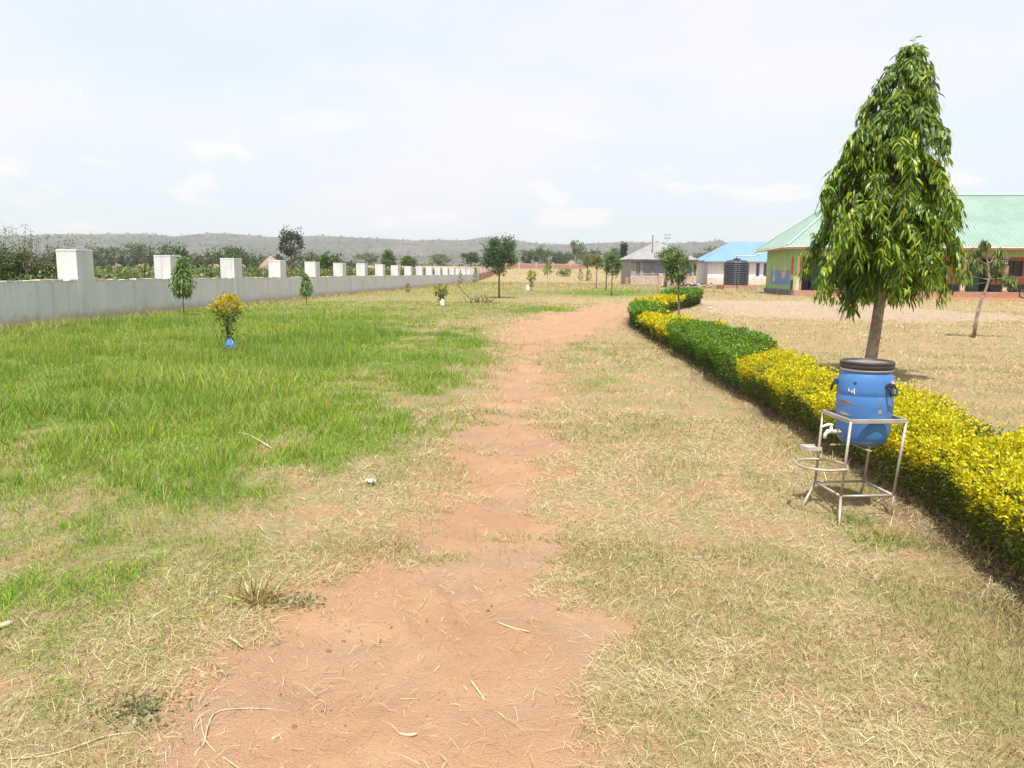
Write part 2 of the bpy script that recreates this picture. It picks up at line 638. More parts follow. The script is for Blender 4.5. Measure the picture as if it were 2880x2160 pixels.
def gz(x, y):
    return float(ground_z(np.array([x]), np.array([y]))[0])


# hills -------------------------------------------------------------
RIDGE = [(-900, 668), (-400, 655), (-100, 664), (110, 661), (300, 658), (400, 657), (490, 665), (580, 656), (640, 656), (720, 663), (760, 667), (830, 664), (900, 663), (1000, 668), (1080, 671),
         (1160, 677), (1250, 675), (1310, 675), (1350, 668), (1390, 668), (1440, 674), (1480, 681), (1540, 687), (1600, 687), (1700, 683), (1760, 680), (1900, 684), (1980, 681),
         (2010, 677), (2025, 676), (2050, 685), (2200, 692), (2500, 700), (2900, 695), (3400, 690), (3900, 700)]
R_AZ, R_H = [], []
for x_, y_ in RIDGE:
    d_ = ray(x_, y_)
    R_AZ.append(math.atan2(d_.x, d_.y))
    R_H.append(d_.z / math.hypot(d_.x, d_.y))


def hill_z(az, r):
    top = np.interp(az, R_AZ, R_H) * 2100.0 + EYE
    t = np.clip((r - 700.0) / 1400.0, 0, 1)
    x, y = r * np.sin(az), r * np.cos(az)
    prof = (0.25 * t + 0.75 * t ** 1.7)
    und = (fbm(x / 260, y / 260, 71) - 0.5) * 26 * np.sin(np.pi * t)
    fall = np.clip((r - 2100.0) / 900.0, 0, 1)
    return -4 + (top + 4) * prof * (1 - 0.5 * fall ** 2) + und


def build_hills():
    az = np.linspace(-0.95, 0.95, 420)
    r = np.concatenate([np.linspace(620, 2100, 60), np.linspace(2140, 3000, 12)])
    A, Rr = np.meshgrid(az, r)
    X, Y = Rr * np.sin(A), Rr * np.cos(A)
    Z = hill_z(A, Rr)
    nr, na = Z.shape
    idx = np.arange(nr * na).reshape(nr, na)
    a, b, c, d = idx[:-1, :-1], idx[:-1, 1:], idx[1:, 1:], idx[1:, :-1]
    T = np.concatenate([np.stack([a, c, b], -1).reshape(-1, 3), np.stack([a, d, c], -1).reshape(-1, 3)])
    me = np_mesh('hills', np.stack([X, Y, Z], -1), T)
    m, nt, out = new_mat('dry scrub hillside')
    p = node(nt, 'ShaderNodeBsdfPrincipled')
    p.inputs['Roughness'].default_value = 1.0
    p.inputs['Specular IOR Level'].default_value = 0.0
    c = mixc(nt, rampf(nt, nz(nt, 0.006, 6, 0.65), 0.35, 0.65), (0.055, 0.058, 0.042), (0.115, 0.102, 0.080))
    c = mixc(nt, rampf(nt, nz(nt, 0.03, 6, 0.7), 0.5, 0.62), c, (0.035, 0.042, 0.024))
    nt.links.new(c, p.inputs['Base Color'])
    nt.links.new(p.outputs[0], out.inputs['Surface'])
    tag(link('hills', me, m, None, True), kind='structure')


build_hills()


# ------------------------------------------------------------------ leaves, blades, trees
def unit(v):
    return v / np.maximum(np.linalg.norm(v, axis=-1, keepdims=True), 1e-9)


def leaf_arrays(P, D, L, W, col, rng, fold=0.25, up=None):
    """diamond leaves: P base, D direction, L length, W width; two folded triangles each"""
    n = len(P)
    if up is None:
        up = unit(rng.normal(size=(n, 3)) * 0.6 + np.array([0, 0, 1.0]))
    side = unit(np.cross(D, up))
    nor = np.cross(side, D)
    mid = P + D * (L * 0.5)[:, None]
    a = mid + side * (W * 0.5)[:, None] + nor * (W * fold)[:, None]
    b = mid - side * (W * 0.5)[:, None] + nor * (W * fold)[:, None]
    tip = P + D * L[:, None]
    V = np.stack([P, a, tip, b], 1).reshape(-1, 3)
    i = np.arange(n) * 4
    T = np.concatenate([np.stack([i, i + 1, i + 2], -1), np.stack([i, i + 2, i + 3], -1)])
    return V, T, np.repeat(col, 4, 0)


def long_leaf_arrays(P, D, L, W, col, rng, droop=0.5):
    """long hanging leaves that curve downwards, four faces each"""
    n = len(P)
    side = unit(np.cross(D, np.array([0, 0, 1.0])) + 1e-4 + rng.normal(size=(n, 3)) * 0.55)
    dn = np.array([0, 0, -1.0])
    p1 = P + D * (L * 0.30)[:, None]
    D2 = unit(D + dn * droop)
    p2 = p1 + D2 * (L * 0.38)[:, None]
    D3 = unit(D2 + dn * droop)
    p3 = p2 + D3 * (L * 0.32)[:, None]
    w = (W * 0.5)[:, None]
    V = np.stack([P, p1 + side * w, p1 - side * w, p2 + side * w * 0.85, p2 - side * w * 0.85, p3], 1).reshape(-1, 3)
    i = np.arange(n) * 6
    T = np.concatenate([np.stack([i, i + 1, i + 2], -1), np.stack([i + 1, i + 3, i + 2], -1),
                        np.stack([i + 2, i + 3, i + 4], -1), np.stack([i + 3, i + 5, i + 4], -1)])
    return V, T, np.repeat(col, 6, 0)


def pick(cols, n, rng, jit=0.18):
    cols = np.array(cols, float)
    k = rng.integers(0, len(cols), n)
    c = cols[k] * (1 + rng.normal(size=(n, 1)) * jit)
    return np.clip(c * (1 + rng.normal(size=(n, 3)) * 0.05), 0.003, 0.9)


GREEN_MID = [(0.05, 0.085, 0.02), (0.075, 0.12, 0.028), (0.10, 0.15, 0.035), (0.04, 0.07, 0.02)]
GREEN_DARK = [(0.03, 0.055, 0.02), (0.045, 0.075, 0.026), (0.06, 0.09, 0.03)]
GREEN_BRIGHT = [(0.09, 0.16, 0.03), (0.12, 0.19, 0.04), (0.06, 0.11, 0.025)]
GREY_GREEN = [(0.07, 0.085, 0.045), (0.10, 0.115, 0.06), (0.055, 0.07, 0.036), (0.13, 0.14, 0.08)]
OLIVE = [(0.09, 0.10, 0.03), (0.13, 0.14, 0.045), (0.07, 0.085, 0.03)]


for lst_, f_ in ((GREEN_MID, 1.6), (GREEN_DARK, 1.55), (GREY_GREEN, 1.8), (OLIVE, 1.6), (GREEN_BRIGHT, 1.3)):
    lst_[:] = [tuple(c * f_ for c in col) for col in lst_]


def crown_points(n, cw, cd, ch, clumps, rng, top_heavy=0.0, cl_r=0.32):
    """leaf positions in clumps spread through an uneven ellipsoid; also the clump centres"""
    u = unit(rng.normal(size=(clumps, 3)))
    rr = rng.uniform(0.35, 0.95, clumps) ** 0.7
    cen = u * rr[:, None] * np.array([cw, cd, ch]) * 0.5 * (1 - cl_r * 0.6)
    cen[:, 2] += top_heavy * ch * 0.1
    k = rng.integers(0, clumps, n)
    size = rng.uniform(0.6, 1.3, clumps)
    off = unit(rng.normal(size=(n, 3))) * (rng.uniform(0, 1, n) ** 0.5)[:, None] * size[k][:, None]
    P = cen[k] + off * np.array([cw, cd, ch]) * 0.5 * cl_r
    return P, cen, k


def tree(name, label, cat, base, h, cw, ch, n=900, leaf=(0.14, 0.05), cols=GREEN_MID, clumps=14, trunk_r=0.05, lean=(0, 0),
         seed=0, group=None, droop=0.4, bark=None, cl_r=0.34, limbs=8, cd=None, crook=0.03, mat=None):
    rng = np.random.default_rng(seed)
    rnd = random.Random(seed)
    root = empty(name, base, 0, label, cat, group)
    cz = h - ch * 0.5
    cen0 = np.array([lean[0], lean[1], cz])
    pts, rad = [], []
    N = 8
    for i in range(N + 1):
        t = i / N
        z = t * (cz + ch * 0.2)
        s = t ** 1.3
        pts.append((lean[0] * s + rnd.uniform(-1, 1) * crook * h * (0.3 if i else 0), lean[1] * s + rnd.uniform(-1, 1) * crook * h * (0.3 if i else 0), z - (0.05 if i == 0 else 0)))
        rad.append(trunk_r * (1.15 - 0.75 * t))
    MB().tube(pts, rad, 8).build('trunk', bark or BARK, root, True)
    P, cen, k = crown_points(n, cw, cd or cw, ch, clumps, rng, cl_r=cl_r)
    tr = MB()
    order = sorted(range(len(cen)), key=lambda i: -np.linalg.norm(cen[i]))[:limbs]
    for i in order:
        tt = rnd.uniform(0.55, 0.95)
        j = min(N, int(tt * N))
        a = Vector(pts[j])
        b = Vector(cen0 + cen[i])
        mid = (a + b) / 2 + Vector((0, 0, 0.08 * h * rnd.uniform(0.2, 1)))
        tr.tube([a, mid, b], [rad[j] * 0.6, rad[j] * 0.4, rad[j] * 0.15], 5, False)
    tr.build('branches', bark or BARK, root, True)
    D = unit(rng.normal(size=(n, 3)) + np.array([0, 0, -droop]) + 0.6 * unit(P))
    L = leaf[0] * rng.uniform(0.6, 1.3, n)
    W = leaf[1] * rng.uniform(0.7, 1.3, n)
    col = pick(cols, n, rng)
    V, T, cc = leaf_arrays(P + cen0, D, L, W, col, rng)
    link('crown', np_mesh('crown', V, T, cc), mat or LEAF, root)
    return root


def on_ground(px, py):
    p = ground_at(px, py)
    return (p.x, p.y, gz(p.x, p.y) - 0.01)


# ------------------------------------------------------------------ boundary wall with posts
WALL_S = 0.07
WALL_A = math.atan(WALL_S)
WX0, WY0 = -13.45, 20.0
wall_root = empty('boundary_wall', (WX0, WY0, 0), -WALL_A, 'long low grey white plastered wall with square posts along the grass', 'wall')
STEP = 5.65 / math.cos(WALL_A)
FIRST = (24.45 - WY0) / math.cos(WALL_A)
WALL_H, POST_H, POST_W, POST_L = 1.23, 2.12, 0.64, 0.85
rnd = random.Random(3)


def wall_run(root, k0, k1, m_wall, m_post, m_top, dz=lambda y: 0.0, first_panel=True):
    for k in range(k0, k1):
        y = FIRST + STEP * k
        z = dz(y)
        hh = POST_H + rnd.uniform(-0.03, 0.03)
        MB().box(-POST_W + 0.02, 0.02, y - POST_L / 2, y + POST_L / 2, z - 0.3, z + hh - 0.06).build('post', m_post, root, bevel=0.012)
        MB().box(-POST_W + 0.013, 0.027, y - POST_L / 2 - 0.007, y + POST_L / 2 + 0.007, z + hh - 0.06, z + hh).build('post_cap', m_post, root, bevel=0.01)
        a, b = y + POST_L / 2 + 0.002, y + STEP - POST_L / 2 - 0.002
        MB().box(-0.24, 0, a, b, z - 0.3, z + WALL_H - 0.05).build('wall_panel', m_wall, root)
        # uneven mortar left along the top of the panel
        cp = MB()
        n = 14
        for i in range(n):
            t0, t1 = a + (b - a) * i / n, a + (b - a) * (i + 1) / n
            e = rnd.uniform(-0.012, 0.014)
            cp.box(-0.245 + e, 0.006 + e * 0.5, t0, t1 - 0.002, z + WALL_H - 0.05, z + WALL_H + rnd.uniform(-0.02, 0.025))
        cp.build('coping', m_top, root)


wall_run(wall_root, -2, 19, WHITEWASH, WHITEWASH, COPING)
raw_root = empty('unplastered_wall', (WX0, WY0, 0), -WALL_A, 'bare reddish brown far end of the boundary wall behind the single round tree', 'wall')
wall_run(raw_root, 19, 26, RAWBRICK, PALEBRICK, PALEBRICK, lambda y: float(terrain(0, y + WY0)))

# brick wall that crosses the field far away
fw = empty('field_wall', (-2.5, 196, float(terrain(0, 196))), 0.05, 'distant low brick wall crossing the top of the dry field', 'wall')
for i in range(5):
    MB().box(i * 4.2, i * 4.2 + 3.86, 0, 0.25, -0.4, 1.0).build('wall_panel', RAWBRICK, fw)
    MB().box(i * 4.2, i * 4.2 + 3.86, -0.03, 0.28, 1.0, 1.2).build('coping', PALEBRICK, fw)
    MB().box(i * 4.2 - 0.32, i * 4.2 - 0.02, -0.08, 0.32, -0.4, 1.55).build('post', PALEBRICK, fw)


# ------------------------------------------------------------------ buildings
def roof_slope(root, e0, e1, a0, a1, m, period=0.22, amp=0.035, name='roof_slope'):
    """ribbed metal sheet roof plane: eave e0-e1, top edge a0-a1"""
    e0, e1, a0, a1 = (Vector(p) for p in (e0, e1, a0, a1))
    L = (e1 - e0).length
    u = (e1 - e0).normalized()
    vv = (a0 - e0) - u * (a0 - e0).dot(u)
    va = vv.length
    v = vv.normalized()
    nrm = u.cross(v).normalized()
    if nrm.z < 0:
        nrm = -nrm
    s0, s1 = (a0 - e0).dot(u), (a1 - e0).dot(u)
    mb = MB()
    ss = []
    k = 0
    while k * period < L:
        for t, hgt in ((0.0, 0), (0.5, 0), (0.62, 1), (0.88, 1)):
            s = (k + t) * period
            if s <= L:
                ss.append((s, hgt))
        k += 1
    ss.append((L, 0))
    V = []
    for s, hgt in ss:
        vm = va
        if s < s0:
            vm = va * s / max(s0, 1e-6)
        elif s > s1:
            vm = va * (L - s) / max(L - s1, 1e-6)
        off = nrm * amp * hgt
        V += [e0 + u * s + off, e0 + u * s + v * vm + off]
    F = [(2 * i, 2 * i + 2, 2 * i + 3, 2 * i + 1) for i in range(len(ss) - 1)]
    mb.add(V, F)
    return mb.build(name, m, root)


def wall_x(mb, x0, x1, y0, y1, z0, z1, holes=()):
    """wall along x with rectangular openings (xa, xb, za, zb)"""
    xs = sorted({x0, x1, *[h[0] for h in holes], *[h[1] for h in holes]})
    for a, b in zip(xs[:-1], xs[1:]):
        hs = sorted([h for h in holes if h[0] <= a + 1e-6 and h[1] >= b - 1e-6], key=lambda h: h[2])
        z = z0
        for h in hs:
            if h[2] > z + 1e-6:
                mb.box(a, b, y0, y1, z, h[2])
            z = h[3]
        if z < z1 - 1e-6:
            mb.box(a, b, y0, y1, z, z1)
    return mb


GREEN_WALL = surf('green wall paint', (0.31, 0.44, 0.18), 0.85, 0.08, 1.5, (0.21, 0.29, 0.13), 1.4, 0.5, (1, 1, 0.3))
ORANGE_WALL = surf('orange wall paint', (0.56, 0.225, 0.105), 0.85, 0.1, 1.5, (0.42, 0.14, 0.07), 1.5, 0.4)
CREAM = surf('cream column paint', (0.62, 0.50, 0.36), 0.85, 0.12, 3.0, (0.5, 0.24, 0.13), 2.5, 0.6)
DADO = surf('dark grey dado paint', (0.085, 0.08, 0.085), 0.8, 0.2, 2.0)
PLINTH = surf('red oxide plinth', (0.37, 0.20, 0.135), 0.9, 0.15, 2.0, (0.3, 0.19, 0.14), 1.5, 0.6)
PLINTH_GREY = surf('mauve grey plinth', (0.20, 0.155, 0.15), 0.9, 0.2, 2.5)
MINT = surf('mint roof sheet', (0.215, 0.305, 0.262), 0.65, 0.08, 0.6, (0.25, 0.335, 0.295), 0.8, 0.4, None, 0, 40, 0.35)
FASCIA = surf('weathered fascia board', (0.55, 0.46, 0.42), 0.8, 0.12, 2.0, (0.36, 0.2, 0.16), 2.0, 0.6, (0.4, 1, 1))
NAVY = surf('dark navy door paint', (0.030, 0.042, 0.06), 0.6, 0.2)
DARK = surf('dark room behind glass', (0.02, 0.02, 0.024), 0.35, 0.2, spec=0.5)
DOOR_GREEN = surf('green door paint', (0.055, 0.14, 0.075), 0.6, 0.15)
FRAME = surf('brown window frame', (0.20, 0.10, 0.06), 0.7, 0.2)
MURAL_BLUE = surf('mural blue paint', (0.15, 0.26, 0.45), 0.85, 0.1, 3.0, (0.25, 0.36, 0.42), 2.0, 0.4)
MURAL_PINK = surf('mural pink paint', (0.58, 0.36, 0.28), 0.85, 0.2, 5.0)
MURAL_RED = surf('mural red paint', (0.55, 0.09, 0.05), 0.85, 0.25, 4.0)
MURAL_PALE = surf('mural pale paint', (0.55, 0.55, 0.42), 0.85, 0.2, 5.0)
WHITE_PIPE = surf('white plastic pipe', (0.72, 0.72, 0.70), 0.4, 0.06)
BLACK = surf('black paint', (0.025, 0.025, 0.028), 0.5, 0.2)

sch = empty('school_building', (21.3, 60.4, 0), -0.1, 'long green and orange school block with mint ribbed metal roof', 'building')
SL, SD = 26.0, 9.6
MB().box(0.02, SL, 1.9, SD, -0.3, 0.40).box(0.02, SL, -0.10, 1.9, -0.3, 0.395).build('floor_slab', PLINTH, sch)
MB().box(-0.12, 0.02, -0.12, SD + 0.1, -0.3, 0.42).build('plinth', PLINTH_GREY, sch)
MB().box(0.021, SL, -0.30, -0.101, -0.3, 0.385).build('veranda_kerb', PLINTH, sch)
MB().box(0.0, 0.22, 0.0, SD, 0.40, 3.72).build('end_wall', GREEN_WALL, sch)
MB().box(0.221, SL, 9.4, SD, 0.40, 3.72).build('back_wall', GREEN_WALL, sch)
MB().box(0.221, SL, 0.0, 0.22, 2.98, 3.72).build('veranda_beam', GREEN_WALL, sch)
# inner wall behind the veranda
YB = 1.9
WINS = [(4.6, 5.7), (7.4, 8.5), (10.6, 11.9), (16.2, 17.35), (19.4, 20.5), (22.6, 23.7)]
DOORS = [(0.75, 1.80), (14.25, 15.1), (20.9, 21.7)]
holes = [(a, b, 1.55, 2.75) for a, b in WINS] + [(a, b, 0.40, 2.9) for a, b in DOORS]
mb = wall_x(MB(), 3.2, SL, YB, YB + 0.2, 0.95, 3.72, [(a, b, max(c, 0.95), d) for a, b, c, d in holes if a > 3])
mb.build('room_wall', ORANGE_WALL, sch)
wall_x(MB(), 0.221, 3.199, YB, YB + 0.2, 0.95, 3.72, [(0.75, 1.80, 0.95, 2.95)]).build('room_wall', GREEN_WALL, sch)
wall_x(MB(), 0.221, SL, YB - 0.012, YB + 0.2, 0.40, 0.949, [(a, b, 0.40, 0.949) for a, b in DOORS]).build('dado', DADO, sch)
MB().box(0.25, SL, YB + 0.9, YB + 1.0, 0.4, 3.7).build('room_interior', DARK, sch)
for a, b in WINS:
    w = MB().box(a + 0.05, b - 0.05, YB + 0.12, YB + 0.14, 1.6, 2.7).build('window', DARK, sch)
    fr = MB().box(a, a + 0.05, YB + 0.02, YB + 0.12, 1.55, 2.75).box(b - 0.05, b, YB + 0.02, YB + 0.12, 1.55, 2.75)
    fr.box(a + 0.05, b - 0.05, YB + 0.02, YB + 0.12, 2.70, 2.75).box(a + 0.05, b - 0.05, YB + 0.02, YB + 0.12, 1.55, 1.60)
    fr.box((a + b) / 2 - 0.025, (a + b) / 2 + 0.025, YB + 0.02, YB + 0.11, 1.60, 2.70)
    fr.build('frame', FRAME, w)
    MB().box(a - 0.06, b + 0.06, YB - 0.08, YB - 0.002, 1.47, 1.55).build('sill', CREAM, w)
d0 = MB().box(0.80, 1.62, YB + 0.10, YB + 0.15, 0.41, 2.9).build('door', NAVY, sch)
MB().box(0.86, 1.06, YB + 0.06, YB + 0.10, 1.32, 1.36).box(0.86, 0.90, YB + 0.06, YB + 0.1, 1.2, 1.36).build('handle', WHITE_PIPE, d0)
dl = MB().box(1.85, 2.95, YB - 0.10, YB - 0.05, 0.41, 2.85).build('door', DOOR_GREEN, sch)
MB().box(1.95, 2.85, YB - 0.115, YB - 0.10, 0.6, 1.4).box(1.95, 2.85, YB - 0.115, YB - 0.10, 1.55, 2.7).build('door_panel', DOOR_GREEN, dl)
dl = MB().box(13.35, 14.2, YB - 0.12, YB - 0.07, 0.41, 2.45).build('door', DOOR_GREEN, sch)
MB().box(13.43, 14.12, YB - 0.135, YB - 0.12, 0.55, 1.3).box(13.43, 14.12, YB - 0.135, YB - 0.12, 1.42, 2.35).build('door_panel', DOOR_GREEN, dl)
for x in (3.2, 6.2, 9.2, 12.25, 15.25, 18.3, 21.3, 24.3):
    c_ = MB().box(x - 0.14, x + 0.14, -0.02, 0.20, 0.40, 2.979).build('column', CREAM, sch)
    MB().box(x - 0.19, x + 0.19, -0.07, 0.25, 0.40, 0.52).build('base', PLINTH, c_)
# corner pier painted with a red figure
MB().box(0.222, 0.42, -0.03, 0.22, 0.40, 2.979).build('column', CREAM, sch)
MB().box(0.421, 0.62, 0.02, 0.20, 0.40, 2.979).build('column', PLINTH, sch)


def blob(name, pts, yc, zc, sy, sz, m, root, x=-0.004, th=0.004):
    """flat painted patch on the end wall: outline in (y, z)"""
    V = [(x, yc + a * sy, zc + b * sz) for a, b in pts] + [(x - th, yc + a * sy, zc + b * sz) for a, b in pts]
    n = len(pts)
    F = [tuple(range(n)), tuple(range(2 * n - 1, n - 1, -1))] + [(i, (i + 1) % n, n + (i + 1) % n, n + i) for i in range(n)]
    return MB().add(V, F).build(name, m, root)


CIRC = [(math.cos(2 * math.pi * i / 14), math.sin(2 * math.pi * i / 14)) for i in range(14)]
MB().box(-0.004, -0.0005, 1.2, 7.9, 0.78, 1.92).build('mural', MURAL_BLUE, sch)
blob('mural_figure', CIRC, 6.6, 1.22, 0.55, 0.30, MURAL_PINK, sch, -0.006)
blob('mural_figure', [(-0.35, -1), (0.35, -1), (0.2, 0.2), (0.5, 0.6), (0.1, 1.1), (-0.2, 0.7), (-0.4, 0.1)], 6.45, 1.75, 0.5, 0.65, MURAL_PALE, sch, -0.011)
blob('mural_figure', [(-0.9, 0.9), (-1, 0.1), (-0.6, -0.7), (0, -1), (0.6, -0.7), (1, 0.1), (0.9, 0.8), (0.5, 0.9), (0.35, 0.1), (-0.1, 0.0), (-0.3, 0.8)], 3.2, 1.72, 0.85, 0.52, MURAL_PINK, sch, -0.006)
blob('mural_figure', [(0.2 * a, b) for a, b in CIRC], 3.1, 2.15, 0.9, 0.22, MURAL_PALE, sch, -0.011)
MB().box(-0.006, -0.001, 0.05, 0.9, 1.25, 2.3).build('mural_figure', MURAL_PINK, sch)
blob('mural_figure', CIRC, 0.48, 2.62, 0.36, 0.36, MURAL_RED, sch, -0.008)
blob('mural_figure', [(-0.8, -1), (0.8, -1), (1, 0.3), (0.5, 1), (-0.5, 1), (-1, 0.3)], 0.48, 2.0, 0.38, 0.42, MURAL_RED, sch, -0.012)
MB().box(-0.006, -0.001, 0.05, 0.9, 0.42, 1.15).build('mural_figure', DADO, sch)
# roof
OV, EZ, RZ = 0.75, 3.70, 7.85
e = [(-OV, -OV, EZ), (SL + OV, -OV, EZ), (SL + OV, SD + OV, EZ), (-OV, SD + OV, EZ)]
ra, rb = (SD / 2, SD / 2, RZ), (SL - SD / 2, SD / 2, RZ)
for a, b, c_, d_ in ((e[0], e[1], ra, rb), (e[1], e[2], rb, rb), (e[2], e[3], rb, ra), (e[3], e[0], ra, ra)):
    roof_slope(sch, a, b, c_, d_, MINT)
RIDGE_CAP = surf('roof ridge cap', (0.30, 0.47, 0.39), 0.5, 0.1, spec=0.35)
for a, b in ((e[0], ra), (e[3], ra), (ra, rb), (e[1], rb)):
    MB().tube([Vector(a) + Vector((0, 0, 0.05)), Vector(b) + Vector((0, 0, 0.05))], 0.09, 6).build('ridge_cap', RIDGE_CAP, sch)
g = 0.02
MB().box(-OV - 0.02, SL + OV, -OV - g - 0.03, -OV - g, EZ - 0.22, EZ + 0.01).build('fascia', FASCIA, sch)
MB().box(-OV - g - 0.03, -OV - g, -OV, SD + OV, EZ - 0.22, EZ + 0.01).build('fascia', FASCIA, sch)
MB().box(-OV, SL, -OV, 0, EZ - 0.05, EZ - 0.02).box(-OV, 0, 0.001, SD + OV, EZ - 0.05, EZ - 0.02).build('soffit', FASCIA, sch)
gt = MB().tube([(-OV - 0.12, -OV + 0.1, EZ - 0.08), (-OV - 0.12, SD + OV + 0.3, EZ - 0.16)], 0.07, 8)
gt.build('gutter', FASCIA, sch)
MB().tube([(-OV - 0.14, -OV - 0.12, EZ - 0.07), (SL, -OV - 0.12, EZ - 0.10)], 0.055, 8).build('gutter', FASCIA, sch)
# hanging board over the veranda
sg = empty('hanging_sign', (36.1 - 0.0, 58.75, 2.35), -0.1, 'small black hanging board with white marks under the school veranda', 'sign')
MB().box(-0.5, 0.5, -0.02, 0.02, 0.0, 0.46).build('board', BLACK, sg)
lt = MB()
for i, w in enumerate((0.07, 0.05, 0.08, 0.05, 0.07, 0.06)):
    lt.box(-0.40 + i * 0.13, -0.40 + i * 0.13 + w, -0.026, -0.0205, 0.10, 0.27)
lt.box(-0.34, 0.34, -0.026, -0.0205, 0.33, 0.37)
lt.build('lettering', WHITE_PIPE, sg)
for x in (-0.4, 0.4):
    MB().beam((x, 0, 0.46), (x, 0, 0.63), 0.015).build('hanger', BLACK, sg)

# motorcycle at the edge of the picture
moto = empty('motorcycle', (37.55, 57.35, 0.0), -0.1, 'motorcycle with black tyres parked by the school veranda', 'motorcycle')
STEEL = surf('dull steel', (0.42, 0.42, 0.42), 0.4, 0.15, metal=0.7)
REDP = surf('red tank paint', (0.35, 0.03, 0.025), 0.35, 0.1, spec=0.5)
for wx in (-0.62, 0.62):
    w_ = MB().torus((wx, 0, 0.30), 0.255, 0.045, 26, 8, 'y').build('wheel', BLACK, moto, True)
    MB().torus((wx, 0, 0.30), 0.215, 0.014, 26, 6, 'y').build('rim', STEEL, w_, True)
    sp = MB()
    for i in range(10):
        a = math.pi * 2 * i / 10
        sp.beam((wx, 0, 0.30), (wx + 0.21 * math.cos(a), 0, 0.30 + 0.21 * math.sin(a)), 0.008)
    sp.build('spokes', STEEL, w_)
    MB().tube([(wx + 0.33 * math.cos(a), 0, 0.30 + 0.33 * math.sin(a)) for a in np.linspace(0.4, 2.7, 9)], 0.03, 6).build('mudguard', BLACK, moto, True)
MB().tube([(-0.62, 0.06, 0.30), (-0.42, 0.06, 0.92)], 0.022, 6).tube([(-0.62, -0.06, 0.30), (-0.42, -0.06, 0.92)], 0.022, 6).build('fork', STEEL, moto)
MB().tube([(-0.40, -0.32, 1.0), (-0.44, 0, 0.94), (-0.40, 0.32, 1.0)], 0.014, 6).build('handlebar', BLACK, moto)
MB().lathe([(0.02, 0), (0.09, 0.02), (0.085, 0.10), (0.03, 0.14)], 12, (-0.50, 0, 0.74)).build('headlight', STEEL, moto, True)
MB().tube([(-0.40, 0, 0.80), (-0.25, 0, 0.86), (0.0, 0, 0.80), (0.08, 0, 0.74)], [0.07, 0.13, 0.12, 0.07], 10).build('fuel_tank', REDP, moto, True)
MB().tube([(0.05, 0, 0.78), (0.35, 0, 0.78), (0.72, 0, 0.83)], [0.09, 0.11, 0.08], 8).build('seat', BLACK, moto, True)
MB().box(-0.22, 0.16, -0.11, 0.11, 0.28, 0.58).build('engine', STEEL, moto, bevel=0.03)
MB().tube([(0.0, -0.14, 0.30), (0.4, -0.16, 0.30), (0.85, -0.16, 0.36)], 0.04, 8).build('exhaust', STEEL, moto, True)
MB().tube([(0.05, 0.1, 0.3), (0.02, 0.28, 0.0)], 0.012, 6).build('side_stand', STEEL, moto)

# water tank with its pipe
TANK = surf('black plastic tank', (0.028, 0.036, 0.055), 0.42, 0.12, 3.0, (0.06, 0.06, 0.07), 1.0, 0.4, spec=0.5)
tk = empty('water_tank', (23.15, 82.5, 0.0), 0, 'big dark ribbed plastic water tank on a low brick base', 'water tank')
prof = [(1.18, 0.46)]
for i in range(11):
    z = 0.50 + i * 0.195
    prof += [(1.27, z), (1.27, z + 0.12), (1.215, z + 0.135), (1.215, z + 0.18)]
prof += [(1.26, 2.66), (1.22, 2.78), (0.98, 2.98), (0.45, 3.05), (0.0, 3.05)]
MB().lathe(prof, 40).build('tank_body', TANK, tk, True)
MB().lathe([(0.36, 3.04), (0.36, 3.14), (0.30, 3.20), (0.0, 3.22)], 24).build('lid', TANK, tk, True)
MB().box(-1.6, 1.5, -1.6, 1.6, -0.3, 0.455).build('base', surf('brick tank base', (0.34, 0.20, 0.14), 0.95, 0.25, 4.0, (0.45, 0.34, 0.26), 1.5, 0.5), tk)
MB().box(-1.7, 0.3, -2.0, -1.65, -0.3, 0.14).build('step', PALEBRICK, tk)
pp = MB().tube([(22.05, 71.3, 3.45), (21.9, 71.6, 3.25), (21.8, 72.0, 3.2), (23.0, 82.0, 3.42), (23.1, 82.4, 3.2)], 0.055, 8)
pipe = pp.build('rainwater_pipe', WHITE_PIPE, None, True)
tag(pipe, 'white pipe running from the school gutter to the dark tank', 'pipe')


def hip_house(root, w, d, ez, rz, ov, m_roof, period, ridge_in=None):
    ri = ridge_in if ridge_in is not None else d / 2
    e = [(-ov, -ov, ez), (w + ov, -ov, ez), (w + ov, d + ov, ez), (-ov, d + ov, ez)]
    ra, rb = (ri, d / 2, rz), (w - ri, d / 2, rz)
    for a, b, c_, d_ in ((e[0], e[1], ra, rb), (e[1], e[2], rb, rb), (e[2], e[3], rb, ra), (e[3], e[0], ra, ra)):
        roof_slope(root, a, b, c_, d_, m_roof, period, 0.03)
    return e, ra, rb


# grey house with metal roof
GREY_ROOF = surf('bare metal roof sheet', (0.25, 0.245, 0.25), 0.6, 0.10, 0.8, (0.34, 0.325, 0.315), 0.7, 0.6)
GREY_WALL = surf('grey cement render', (0.27, 0.26, 0.25), 0.9, 0.12, 2.0)
STONE = surf('rough pale stone', (0.42, 0.33, 0.285), 0.95, 0.25, 5.0, (0.3, 0.22, 0.19), 3.0, 0.6, None, 0.8, 8)
GLASS_GREY = surf('grey window sheet', (0.16, 0.19, 0.235), 0.3, 0.1, spec=0.5)
gh = empty('grey_house', (16.7, 112.5, 0.0), 0.02, 'grey house with bare metal hip roof and pale stone base', 'house')
GW, GD = 8.9, 9.0
hip_house(gh, GW, GD, 3.55, 6.1, 0.55, GREY_ROOF, 0.4, 4.1)
gw = [(0.75, 1.25, 1.55, 3.2), (1.75, 3.0, 1.62, 3.2), (3.15, 4.9, 1.62, 3.2), (5.0, 5.7, 1.62, 3.2), (6.2, 7.6, 1.6, 3.2), (7.9, 8.6, 1.6, 3.2)]
